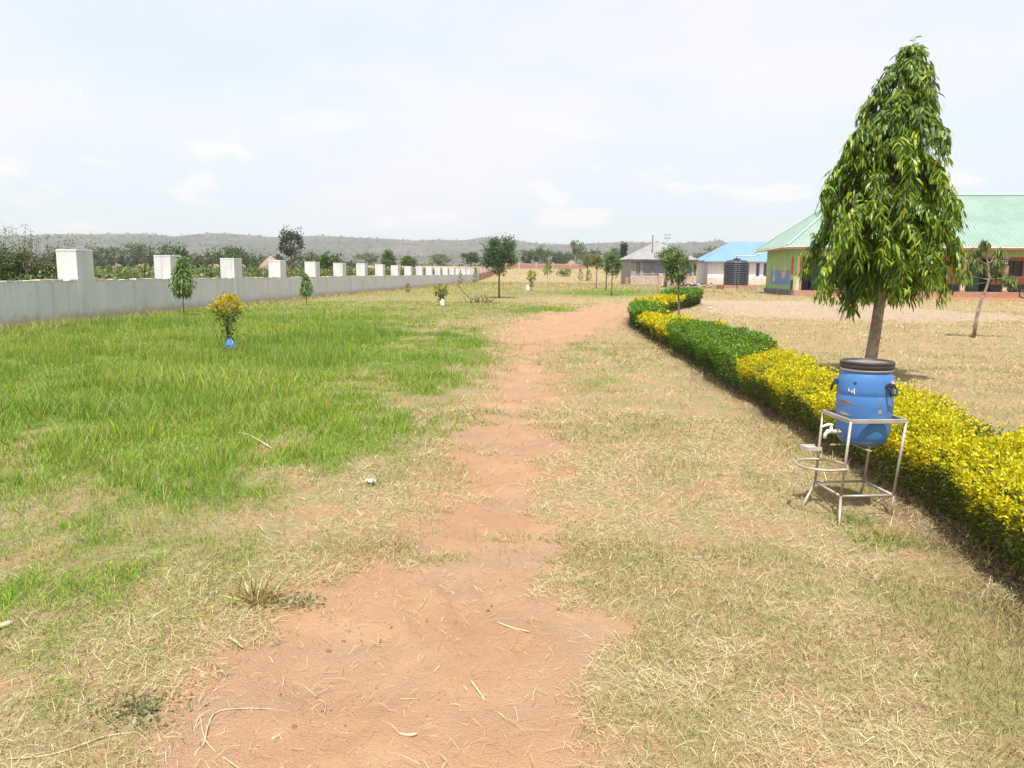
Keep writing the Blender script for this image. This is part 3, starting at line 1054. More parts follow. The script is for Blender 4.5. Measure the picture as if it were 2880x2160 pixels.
wall_x(MB(), 0, GW, 0, 0.2, 1.25, 3.55, gw).build('front_wall', GREY_WALL, gh)
MB().box(0, 0.2, 0.201, GD, 0, 3.55).box(GW - 0.2, GW, 0.201, GD, 0, 3.55).box(0.2, GW - 0.2, GD - 0.2, GD, 0, 3.55).build('wall', GREY_WALL, gh)
for a, b, c_, d_ in gw:
    w_ = MB().box(a + 0.04, b - 0.04, 0.10, 0.13, c_ + 0.04, d_ - 0.04).build('window', GLASS_GREY, gh)
    MB().box(a, a + 0.05, 0.03, 0.10, c_, d_).box(b - 0.05, b, 0.03, 0.10, c_, d_).box(a + 0.05, b - 0.05, 0.03, 0.1, d_ - 0.05, d_).build('frame', BLACK, w_)
    MB().box(a - 0.02, b + 0.02, -0.08, -0.002, c_ - 0.12, c_ - 0.02).build('sill', PALEBRICK, w_)
MB().box(-0.1, GW + 0.1, -0.15, 0.2, -0.3, 1.249).build('stone_base', STONE, gh, bevel=0.04)
MB().box(-0.2, GW + 0.3, -0.5, -0.151, -0.3, 0.18).build('step', STONE, gh)
MB().box(3.85, 4.45, -0.55, -0.16, 0.18, 1.62).build('stone_pier', PALEBRICK, gh, bevel=0.03)
MB().box(-0.9, -0.35, -0.4, 0.4, -0.3, 0.95).build('stone_post', RAWBRICK, gh, bevel=0.03)
MB().box(-0.56, GW + 0.55, -0.60, -0.56, 3.32, 3.56).build('fascia', DADO, gh)
MB().box(-0.5, GW + 0.5, -0.5, -0.002, 3.40, 3.44).build('soffit', DADO, gh)
# poles above the grey house
POLE = surf('weathered pole', (0.22, 0.20, 0.19), 0.9, 0.2)
MB().tube([(3.2, 1.4, 4.2), (3.2, 1.4, 7.0)], [0.10, 0.09], 8).build('vent_pipe', POLE, gh)
p_ = at_depth(1875, 735, 132.0)
up_ = empty('utility_pole', (p_.x, 132.0, float(terrain(0, 132))), 0, 'pale utility pole with crossarms rising behind the grey house', 'utility pole')
MB().tube([(0, 0, -0.2), (0, 0, 7.9)], [0.16, 0.11], 8).build('pole', surf('concrete pole', (0.5, 0.5, 0.5), 0.9, 0.1), up_)
for z in (7.15, 7.7):
    cr = MB().beam((-0.5, 0, z), (0.5, 0, z), 0.10).build('crossarm', POLE, up_)
    for x in (-0.42, 0.0, 0.42):
        MB().lathe([(0.05, 0.05), (0.07, 0.12), (0.04, 0.22)], 8, (x, 0, z)).build('insulator', POLE, cr)

# blue roofed house
BLUE_ROOF = surf('sky blue roof sheet', (0.15, 0.265, 0.41), 0.6, 0.06, 0.5, (0.19, 0.30, 0.44), 0.6, 0.4)
WHITE_WALL = surf('lilac white wall paint', (0.66, 0.64, 0.68), 0.85, 0.06, 1.5, (0.5, 0.4, 0.36), 1.0, 0.4)
PEACH = surf('peach wall base', (0.60, 0.45, 0.37), 0.9, 0.15, 2.0, (0.42, 0.25, 0.18), 1.6, 0.6)
bh = empty('blue_roofed_house', (28.6, 117.0, 0.0), -0.05, 'white walled house with bright blue hip roof behind the tank', 'house')
BW, BD = 16.0, 9.0
e_, ra_, rb_ = hip_house(bh, BW, BD, 3.55, 6.45, 0.7, BLUE_ROOF, 0.45, 4.2)
bw = [(2.3, 3.6, 2.0, 3.2), (7.0, 7.5, 1.2, 3.2), (8.1, 8.6, 1.2, 3.2), (10.5, 12.0, 2.0, 3.2)]
wall_x(MB(), 0, BW, 0, 0.2, 1.0, 3.55, bw).build('front_wall', WHITE_WALL, bh)
MB().box(-0.02, BW, -0.06, 0.2, -0.3, 0.999).build('wall_base', PEACH, bh)
MB().box(0, 0.2, 0.201, BD, 0, 3.55).box(BW - 0.2, BW, 0.201, BD, 0, 3.55).box(0.2, BW - 0.2, BD - 0.2, BD, 0, 3.55).build('wall', WHITE_WALL, bh)
for a, b, c_, d_ in bw:
    w_ = MB().box(a + 0.04, b - 0.04, 0.10, 0.13, c_ + 0.04, d_ - 0.04).build('window', GLASS_GREY, bh)
    MB().box(a, a + 0.06, 0.02, 0.10, c_, d_).box(b - 0.06, b, 0.02, 0.1, c_, d_).box((a + b) / 2 - 0.03, (a + b) / 2 + 0.03, 0.02, 0.1, c_, d_).box(a - 0.01, b + 0.01, 0.015, 0.105, d_ - 0.06, d_ - 0.001).box(a - 0.01, b + 0.01, 0.015, 0.105, c_ + 0.001, c_ + 0.06).build('frame', BLACK, w_)
MB().box(-0.72, BW + 0.7, -0.76, -0.72, 3.38, 3.58).build('fascia', surf('blue fascia', (0.25, 0.45, 0.55), 0.7, 0.1), bh)
for i in range(9):
    MB().box(0.9 + i * 1.1, 0.98 + i * 1.1, -1.55, -1.47, -0.2, 1.25).build('railing_post', PEACH, bh)
MB().box(0.9, 9.8, -1.57, -1.45, 1.25, 1.34).box(0.9, 9.8, -1.54, -1.48, 0.75, 0.81).build('railing', WHITE_WALL, bh)
MB().box(0.4, 11.0, -1.9, -0.07, -0.3, 0.35).build('porch_floor', PEACH, bh)


# rubble and rough stones between the tank and the grey house
def rock_mesh(seed, flat=0.7):
    rg = np.random.default_rng(seed)
    V, F = [], []
    n, m = 7, 4
    for i in range(1, m):
        ph = math.pi * i / m
        for k in range(n):
            t = 2 * math.pi * k / n + 0.3 * i
            r = rg.uniform(0.75, 1.2)
            V.append((r * math.sin(ph) * math.cos(t), r * math.sin(ph) * math.sin(t), flat * r * math.cos(ph)))
    V += [(0, 0, flat), (0, 0, -flat)]
    for i in range(m - 2):
        for k in range(n):
            F.append((i * n + k, (i + 1) * n + k, (i + 1) * n + (k + 1) % n, i * n + (k + 1) % n))
    top, bot = len(V) - 2, len(V) - 1
    for k in range(n):
        F.append((k, (k + 1) % n, top))
        F.append(((m - 2) * n + (k + 1) % n, (m - 2) * n + k, bot))
    me = bpy.data.meshes.new('rock')
    me.from_pydata(V, [], F)
    me.update()
    return me


ROCKS = [rock_mesh(i) for i in range(5)]
ROCK_M = [surf('pale rubble stone', (0.42, 0.36, 0.32), 0.95, 0.25), surf('brown rubble stone', (0.22, 0.14, 0.11), 0.95, 0.3), surf('dark rubble stone', (0.10, 0.085, 0.085), 0.95, 0.3)]
for me in ROCKS:
    me.materials.append(ROCK_M[0])


def rock_pile(label, cx, cy, w, d, n, size, seed):
    rg = random.Random(seed)
    root = empty('rubble_pile', (cx, cy, 0), 0, label, 'rubble')
    for i in range(n):
        o = bpy.data.objects.new('rock', rg.choice(ROCKS))
        C.objects.link(o)
        o.parent = root
        x, y = rg.gauss(0, w / 2.6), rg.gauss(0, d / 2.6)
        k = math.exp(-(x / w * 2) ** 2 - (y / d * 2) ** 2)
        s = size * rg.uniform(0.6, 1.4)
        o.location = (x, y, s * 0.4 + k * rg.uniform(0, 0.7) * size * 3)
        o.scale = (s, s * rg.uniform(0.7, 1.1), s * rg.uniform(0.6, 1))
        o.rotation_euler = (rg.uniform(-0.4, 0.4), rg.uniform(-0.4, 0.4), rg.uniform(0, 6.28))
        o.material_slots[0].link = 'OBJECT'
        o.material_slots[0].material = rg.choice(ROCK_M)
    return root


rock_pile('heap of pale and dark rubble between the thin hedge tree and the tank', 21.6, 98, 3.4, 1.6, 46, 0.24, 4)
rock_pile('low scatter of reddish stones just before the dark tank', 20.1 + 1.2, 88, 2.2, 1.0, 20, 0.16, 5)

# ------------------------------------------------------------------ hedge: six clipped lengths, yellow and green in turn
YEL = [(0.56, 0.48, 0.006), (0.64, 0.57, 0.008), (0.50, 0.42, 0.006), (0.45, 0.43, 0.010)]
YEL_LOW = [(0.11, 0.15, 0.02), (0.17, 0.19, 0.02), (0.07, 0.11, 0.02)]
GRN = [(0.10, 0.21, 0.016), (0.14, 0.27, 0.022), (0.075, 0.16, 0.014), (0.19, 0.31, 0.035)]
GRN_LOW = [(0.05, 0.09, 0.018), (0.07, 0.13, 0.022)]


def hedge_axis(t):
    """point and direction on the hedge line for distance Y = t"""
    x = np.interp(t, HP[:, 1], HP[:, 0])
    dx = (np.interp(t + 0.4, HP[:, 1], HP[:, 0]) - np.interp(t - 0.4, HP[:, 1], HP[:, 0])) / 0.8
    d = np.stack([dx, np.ones_like(dx)], -1)
    d = d / np.linalg.norm(d, axis=1, keepdims=True)
    return x, d


def hedge(label, y0, y1, w, h, top_cols, low_cols, dens, leaf, seed, ragged=1.0, yellow=False, slant=(0, 0)):
    rng = np.random.default_rng(seed)
    xm, _ = hedge_axis(np.array([(y0 + y1) / 2]))
    bx, by = float(xm[0]), (y0 + y1) / 2
    w1 = w
    root = empty('hedge', (bx, by, gz(bx, by)), 0, label, 'hedge', 'clipped hedge lengths along the track')
    length = y1 - y0
    n = int(length * (w + 2 * h) * dens)
    t = rng.uniform(y0, y1, n)
    ax, d = hedge_axis(t)
    side = np.stack([d[:, 1], -d[:, 0]], -1)
    # profile angle: 0 = foot on the track side, 1 = foot on the lawn side
    s = rng.uniform(0, 1, n)
    w = np.interp(t, [0, 4.8, 8.0, 16, 20, 60], [0.9, 0.92, 1.14, 1.14, 1.0, 1.0]) * w1
    per = h + w + h
    q = s * per
    lump = fbm(t * 2.2, q * 2.5, seed + 5, 3) - 0.5
    lum2 = fbm(t * 0.9, q * 0.4, seed + 9, 3) - 0.5
    hw = w / 2
    off = np.where(q < h, -hw, np.where(q > h + w, hw, q - h - hw))
    z = np.where(q < h, q, np.where(q > h + w, per - q, h))
    # rounded shoulders, foot drawn in under the overhang
    zz = np.clip(z / h, 0, 1)
    shrink = 1 - 0.34 * (1 - zz) ** 1.2
    off = off * shrink
    cornr = np.clip((np.abs(off) - hw * 0.72) / (hw * 0.28), 0, 1)
    z = np.where((q >= h) & (q <= h + w), z - 0.13 * cornr ** 2, z)
    z = z * (1 + lum2 * 0.42) + lump * 0.17 * zz
    off = off * (1 + lum2 * 0.25 + lump * 0.35)
    depth = rng.uniform(0, 1, n) ** 1.6 * 0.17
    cx, cz = 0.0, h * 0.45
    vx, vz = off - cx, z - cz
    ln = np.sqrt(vx * vx + vz * vz) + 1e-6
    off2, z2 = off - vx / ln * depth, z - vz / ln * depth
    shoot = (rng.uniform(0, 1, n) < 0.03 * ragged) & (zz > 0.8)
    z2 = z2 + shoot * rng.uniform(0.02, 0.11, n)
    z2 = np.maximum(z2, 0.02)
    fr = (t - y0) / (y1 - y0)
    t = t + off2 * (slant[0] * (1 - fr) + slant[1] * fr)      # the colours meet on a slant across the top
    ax, d = hedge_axis(t)
    side = np.stack([d[:, 1], -d[:, 0]], -1)
    X = ax + side[:, 0] * off2 - bx
    Y = t + side[:, 1] * off2 - by
    P = np.stack([X, Y, z2], -1)
    nor = np.stack([side[:, 0] * vx / ln, side[:, 1] * vx / ln, vz / ln], -1)
    D = unit(nor * 0.75 + rng.normal(size=(n, 3)) * 0.75 + np.array([0, 0, 0.28]))
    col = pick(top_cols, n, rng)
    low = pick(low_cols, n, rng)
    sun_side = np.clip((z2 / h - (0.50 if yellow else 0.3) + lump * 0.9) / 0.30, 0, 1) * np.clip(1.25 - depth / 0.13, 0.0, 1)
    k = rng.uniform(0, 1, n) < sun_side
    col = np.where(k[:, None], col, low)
    L = leaf * rng.uniform(0.6, 1.35, n)
    V, T, cc = leaf_arrays(P, D, L, L * rng.uniform(0.42, 0.6, n), col, rng, 0.18)
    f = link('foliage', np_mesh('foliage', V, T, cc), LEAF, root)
    f['kind'] = 'stuff'
    st = MB()
    rg = random.Random(seed)
    for i in range(int(length * 9)):
        t_ = rg.uniform(y0 + 0.05, y1 - 0.05)
        x_, dd = hedge_axis(np.array([t_]))
        o_ = rg.uniform(-0.2, 0.2) * w1
        b_ = Vector((float(x_[0]) + o_ - bx, t_ - by, -0.03))
        st.tube([b_, b_ + Vector((rg.uniform(-0.05, 0.05), rg.uniform(-0.05, 0.05), h * 0.4)),
                 b_ + Vector((rg.uniform(-0.16, 0.16) + o_ * 0.6, rg.uniform(-0.16, 0.16), h * 0.85))], [0.010, 0.008, 0.004], 4, False)
    st.build('stems', TWIG, root)['kind'] = 'stuff'
    return root


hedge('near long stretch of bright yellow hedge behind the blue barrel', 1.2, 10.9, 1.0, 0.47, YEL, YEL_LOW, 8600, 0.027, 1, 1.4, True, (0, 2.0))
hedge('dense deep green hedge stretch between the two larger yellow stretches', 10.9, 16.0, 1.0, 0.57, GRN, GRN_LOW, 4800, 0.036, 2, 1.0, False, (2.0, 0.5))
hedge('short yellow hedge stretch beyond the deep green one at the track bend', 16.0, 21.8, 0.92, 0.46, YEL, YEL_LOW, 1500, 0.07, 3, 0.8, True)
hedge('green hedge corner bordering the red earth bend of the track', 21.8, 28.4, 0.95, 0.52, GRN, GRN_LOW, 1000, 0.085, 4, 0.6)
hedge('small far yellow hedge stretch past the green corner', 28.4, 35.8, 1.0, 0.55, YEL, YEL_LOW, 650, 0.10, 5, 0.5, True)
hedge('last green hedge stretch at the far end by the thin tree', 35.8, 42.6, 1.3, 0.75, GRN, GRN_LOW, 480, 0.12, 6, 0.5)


# yellow bush that bulges out on the lawn side
def bush(name, label, cat, base, w, h, n, leaf, cols, low_cols=None, seed=0, group=None, clumps=10, split=0.45, stems=6, cl_r=0.45, d=None, mat=None):
    rng = np.random.default_rng(seed)
    root = empty(name, base, 0, label, cat, group)
    P, cen, k = crown_points(n, w, d or w, h, clumps, rng, cl_r=cl_r)
    P[:, 2] += h * 0.5
    P[:, 2] = np.maximum(P[:, 2], 0.02)
    D = unit(rng.normal(size=(n, 3)) + np.array([0, 0, 0.35]))
    col = pick(cols, n, rng)
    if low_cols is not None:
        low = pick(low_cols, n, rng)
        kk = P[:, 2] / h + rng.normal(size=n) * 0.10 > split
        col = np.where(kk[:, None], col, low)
    L = leaf * rng.uniform(0.6, 1.3, n)
    V, T, cc = leaf_arrays(P, D, L, L * rng.uniform(0.35, 0.55, n), col, rng)
    link('foliage', np_mesh('foliage', V, T, cc), mat or LEAF, root)['kind'] = 'stuff'
    if stems:
        rg = random.Random(seed)
        for i in range(stems):
            c_ = cen[i % len(cen)]
            MB().tube([(rg.uniform(-0.04, 0.04), rg.uniform(-0.04, 0.04), -0.04), (c_[0] * 0.5, c_[1] * 0.5, h * 0.3), (c_[0], c_[1], h * 0.5 + c_[2])], [0.012 * h + 0.004, 0.009 * h + 0.003, 0.003], 5, False).build('stem', TWIG, root, True)
    return root


bush('yellow_shrub', 'round yellow shrub bulging from the lawn side of the hedge beside the green stretch', 'shrub', (4.6, 17.6, 0), 0.75, 0.62, 1500, 0.07, YEL, YEL_LOW, 11)

# ------------------------------------------------------------------ barrel on its stand
BLUE = surf('blue drum plastic', (0.06, 0.175, 0.44), 0.45, 0.10, 5.0, (0.16, 0.26, 0.42), 5.0, 0.65, (1, 1, 0.45), 0.08, 60, 0.4)
LIDM = surf('brown black lid plastic', (0.045, 0.037, 0.034), 0.5, 0.2, 8.0, (0.12, 0.10, 0.085), 5.0, 0.5)
GALV = surf('worn galvanised tube', (0.42, 0.37, 0.31), 0.5, 0.15, 14.0, (0.28, 0.15, 0.08), 9.0, 0.55, None, 0.1, 80, 0.5, 0.35)
RING = surf('pale clamp ring', (0.50, 0.44, 0.40), 0.45, 0.15, spec=0.5, metal=0.4)
TAPW = surf('white tap plastic', (0.74, 0.72, 0.69), 0.4, 0.06)
STAIN = surf('rust coloured stain', (0.30, 0.16, 0.09), 0.8, 0.3, 20.0)
SANDSTAIN = surf('sandy dirt smear', (0.34, 0.25, 0.20), 0.9, 0.3, 20.0)
BX, BY = 2.31, 5.10
GB = gz(BX, BY)
Z0 = GB + 0.445
br = empty('blue_barrel', (BX, BY, Z0), 0, 'blue plastic barrel with dark lid and white tap held in a metal stand', 'barrel')
rb = 0.186
BP = [(0.0, 0.0), (0.10, 0.002), (0.138, 0.012), (0.160, 0.035), (0.173, 0.07), (0.180, 0.12), (0.184, 0.18), (0.186, 0.26), (0.186, 0.325), (0.1835, 0.331), (0.1835, 0.337), (0.186, 0.343),
      (0.186, 0.37), (0.183, 0.42), (0.176, 0.455), (0.1655, 0.475), (0.160, 0.487), (0.160, 0.52)]
BP = [(r * 0.93, z) for r, z in BP]
body = MB().lathe(BP, 64).build('body', BLUE, br, True)
MB().lathe([(0.1504, 0.488), (0.1598, 0.490), (0.1617, 0.496), (0.1598, 0.503), (0.1504, 0.505)], 64).build('clamp_ring', RING, br, True)
lid = MB().lathe([(0.1513, 0.505), (0.1636, 0.506), (0.1664, 0.512), (0.1664, 0.527), (0.1636, 0.533), (0.1664, 0.536), (0.1654, 0.548), (0.1579, 0.553), (0.1504, 0.550), (0.1466, 0.540), (0.1429, 0.538), (0.0752, 0.539), (0.0000, 0.540)], 64).build('lid', LIDM, br, True)
DUST = surf('dusty lid plastic', (0.19, 0.16, 0.145), 0.85, 0.25, 14.0, (0.36, 0.30, 0.25), 6.0, 0.6)
MB().lathe([(0.0000, 0.5425), (0.0846, 0.5415), (0.1372, 0.5405), (0.1382, 0.539)], 48).build('lid_panel', DUST, lid, True)


def on_drum(az, z, off=0.0):
    r = float(np.interp(z, [p[1] for p in BP[1:]], [p[0] for p in BP[1:]])) + off
    return Vector((r * math.sin(az), -r * math.cos(az), z))


def drum_patch(name, a0, a1, mid, half, slope, seed, m, off=0.0012):
    """dirt lying on the curved drum wall between two azimuths, ragged along both borders"""
    rg = random.Random(seed)
    n = 22
    V, F = [], []
    for k in range(n + 1):
        t = k / n
        w = half * (math.sin(math.pi * min(0.97, t + 0.03)) ** 0.6) * rg.uniform(0.45, 1.15)
        zc = mid + slope * (t - 0.5) + rg.uniform(-0.15, 0.15) * half
        a = a0 + (a1 - a0) * t
        V += [on_drum(a, zc - w, off), on_drum(a, zc + w, off)]
    for k in range(n):
        F.append((2 * k, 2 * k + 2, 2 * k + 3, 2 * k + 1))
    return MB().add(V, F).build(name, m, body)


VIEW = math.atan2(BX, BY)          # azimuth 0 looks along -y; the camera sees the drum from here
A0 = -VIEW * 1.0
for hx in (A0 + 0.95, A0 - 1.55):
    hp = on_drum(hx, 0.405, 0.0)
    dirn = Vector((math.sin(hx), -math.cos(hx), 0))
    tg = Vector((dirn.y, -dirn.x, 0))
    h_ = MB().beam(hp + dirn * 0.006 + tg * 0.034, hp + dirn * 0.006 - tg * 0.034, 0.03, 0.022)
    h_.beam(hp + dirn * 0.0, hp + dirn * 0.022 + Vector((0, 0, 0.008)), 0.03, 0.03)
    hh = h_.build('handle', BLACK, br, bevel=0.004)
    q = [hp + dirn * 0.022 + tg * s + Vector((0, 0, -0.052 if abs(s) < 0.03 else 0.0)) for s in (-0.036, -0.028, 0.028, 0.036)]
    MB().tube([hp + tg * -0.034, hp + dirn * 0.03 + tg * -0.036 + Vector((0, 0, -0.02)), hp + dirn * 0.034 + tg * -0.028 + Vector((0, 0, -0.052)),
               hp + dirn * 0.034 + tg * 0.028 + Vector((0, 0, -0.052)), hp + dirn * 0.03 + tg * 0.036 + Vector((0, 0, -0.02)), hp + tg * 0.034], 0.0075, 8).build('grip', BLACK, hh, True)
    lt_ = MB().beam(hp + dirn * 0.008 + Vector((0, 0, 0.03)), hp + dirn * 0.020 + Vector((0, 0, 0.012)), 0.02, 0.02)
    lt_.build('latch', RING, hh)
# white brush marks
mk = MB()


def stroke(pl):
    for a, b in zip(pl[:-1], pl[1:]):
        p, q = on_drum(*a, 0.0015), on_drum(*b, 0.0015)
        mk.beam(p, q, 0.0045, 0.0012)


mz = 0.365
stroke([(A0 - 0.60, mz + 0.016), (A0 - 0.595, mz + 0.002), (A0 - 0.55, mz - 0.003), (A0 - 0.51, mz + 0.0)])
stroke([(A0 - 0.47, mz + 0.010), (A0 - 0.50, mz + 0.004), (A0 - 0.46, mz - 0.010), (A0 - 0.42, mz - 0.004), (A0 - 0.43, mz + 0.008)])
stroke([(A0 - 0.38, mz + 0.020), (A0 - 0.37, mz - 0.006), (A0 - 0.36, mz - 0.018)])
stroke([(A0 - 0.42, mz - 0.010), (A0 - 0.36, mz - 0.008)])
mk.build('lettering', TAPW, body)
mk = MB()
stroke([(A0 - 0.44, 0.428), (A0 - 0.30, 0.420)])
stroke([(A0 - 0.42, 0.418), (A0 - 0.32, 0.414)])
mk.build('scuff_mark', NAVY, body)
drum_patch('stain', A0 - 1.05, A0 - 0.28, 0.290, 0.010, -0.012, 1, STAIN)
drum_patch('stain', A0 - 1.00, A0 - 0.62, 0.272, 0.006, -0.004, 2, SANDSTAIN)
drum_patch('stain', A0 - 1.25, A0 - 0.42, 0.216, 0.011, -0.018, 3, SANDSTAIN)
drum_patch('stain', A0 - 1.20, A0 - 0.72, 0.075, 0.032, 0.0, 4, SANDSTAIN)
drum_patch('stain', A0 + 0.50, A0 + 0.66, 0.240, 0.020, 0.0, 5, SANDSTAIN)
drum_patch('stain', A0 - 0.30, A0 + 0.45, 0.036, 0.007, 0.004, 6, SANDSTAIN)
# tap
ta = A0 - 1.02
tp = on_drum(ta, 0.085, -0.004)
td = Vector((math.sin(ta), -math.cos(ta), 0))
tap = MB().tube([tp, tp + td * 0.05, tp + td * 0.085, tp + td * 0.10 + Vector((0, 0, -0.022)), tp + td * 0.102 + Vector((0, 0, -0.045))], [0.014, 0.013, 0.0145, 0.012, 0.011], 10).build('tap', TAPW, br, True)
MB().lathe([(0.017, 0.0), (0.017, 0.012), (0.010, 0.016), (0.009, 0.038)], 12, tuple(tp + td * 0.062)).build('valve', TAPW, tap, True)
lv = tp + td * 0.062 + Vector((0, 0, 0.042))
MB().tube([lv - td * 0.012, lv + td * 0.022 + Vector((0, 0, 0.006)), lv + td * 0.065 + Vector((-0.008, 0, -0.014))], [0.009, 0.010, 0.007], 8).build('lever', TAPW, tap, True)
MB().lathe([(0.022, 0), (0.022, 0.006), (0.014, 0.01)], 12, tuple(tp + td * 0.006 + Vector((0, 0, -0.004)))).build('washer', TAPW, tap, True)

# the stand
st_root = empty('barrel_stand', (BX, BY, GB), 0, 'thin metal tube stand with splayed feet and a basin ring', 'stand')
uu, vv = Vector((1.0, 0.09, 0)).normalized(), Vector((-0.09, 1.0, 0)).normalized()
SZ = 0.368
cor = {}
for n_, (a, b) in {'f': (-1, -1), 'r': (1, -1), 'b': (1, 1), 'l': (-1, 1)}.items():
    cor[n_] = uu * (a * SZ / 2) + vv * (b * SZ / 2)
ZT, ZL = 0.628, 0.14
SH = Vector((-0.035, 0, 0))
lowc = {k: v * 0.96 + SH for k, v in cor.items()}
foot = {k: Vector((x - BX, y - BY, 0)) for k, (x, y) in {'f': (2.035, 4.72), 'l': (1.95, 5.14), 'r': (2.475, 4.96), 'b': (2.44, 5.38)}.items()}
for k in 'frbl':
    lg = MB().tube([cor[k] + Vector((0, 0, ZT)), lowc[k] + Vector((0, 0, ZL))], 0.0092, 8).build('leg', GALV, st_root, True)
    MB().tube([lowc[k] + Vector((0, 0, ZL)), foot[k] + Vector((0, 0, -0.025))], 0.0085, 8).build('foot', GALV, lg, True)
for a, b in ('fr', 'rb', 'bl', 'lf'):
    MB().beam(cor[a] + Vector((0, 0, ZT)), cor[b] + Vector((0, 0, ZT)), 0.016, 0.028).build('top_rail', GALV, st_root, bevel=0.003)
for a, b in ('fr', 'rb', 'bl', 'lf'):
    MB().tube([lowc[a] + Vector((0, 0, ZL)), lowc[b] + Vector((0, 0, ZL))], 0.0085, 8).build('lower_rail', GALV, st_root, True)
MB().beam(lowc['f'] * 0.5 + lowc['l'] * 0.5 + Vector((0, 0, 0.44)), lowc['r'] * 0.5 + lowc['b'] * 0.5 + Vector((0, 0, 0.44)), 0.02, 0.006).beam(
    lowc['f'] * 0.5 + lowc['r'] * 0.5 + Vector((0, 0, 0.433)), lowc['l'] * 0.5 + lowc['b'] * 0.5 + Vector((0, 0, 0.433)), 0.02, 0.006).build('support_bar', GALV, st_root)
rc = (cor['f'] + cor['l']) * 0.5 * 1.0
rc = rc + Vector((-0.095, -0.045, 0))
MB().torus((rc.x, rc.y, 0.315), 0.158, 0.008, 40, 8).build('basin_ring', GALV, st_root, True)
fl = cor['f'] * 0.5 + lowc['f'] * 0.5
MB().tube([fl + Vector((0.02, -0.012, 0.317)), fl + Vector((-0.05, 0.0, 0.315))], 0.009, 8).build('ring_bracket', GALV, st_root, True)
ll = cor['l'] * 0.62 + lowc['l'] * 0.38
dish = MB().box(-0.105, 0.0, -0.045, 0.045, 0.0, 0.012).box(-0.105, 0.0, -0.048, -0.0451, 0.0, 0.026).box(-0.105, 0.0, 0.0451, 0.048, 0, 0.026).box(-0.108, -0.1051, -0.048, 0.048, 0, 0.026).build('soap_dish', surf('pale grey tin', (0.55, 0.5, 0.46), 0.5, 0.15, metal=0.2), st_root)
dish.location = ll + Vector((-0.012, -0.01, 0.37))
dish.rotation_euler = (0, 0, 0.15)

# ------------------------------------------------------------------ tall drooping tree behind the barrel
MAST = [(0.10, 0.19, 0.016), (0.15, 0.25, 0.018), (0.22, 0.32, 0.02), (0.065, 0.13, 0.016), (0.045, 0.09, 0.018), (0.28, 0.36, 0.03)]
MAST = [(a * 1.2, b * 1.15, c) for a, b, c in MAST]
MAST_TOP = [(0.14, 0.23, 0.05), (0.20, 0.29, 0.08), (0.10, 0.17, 0.05)]


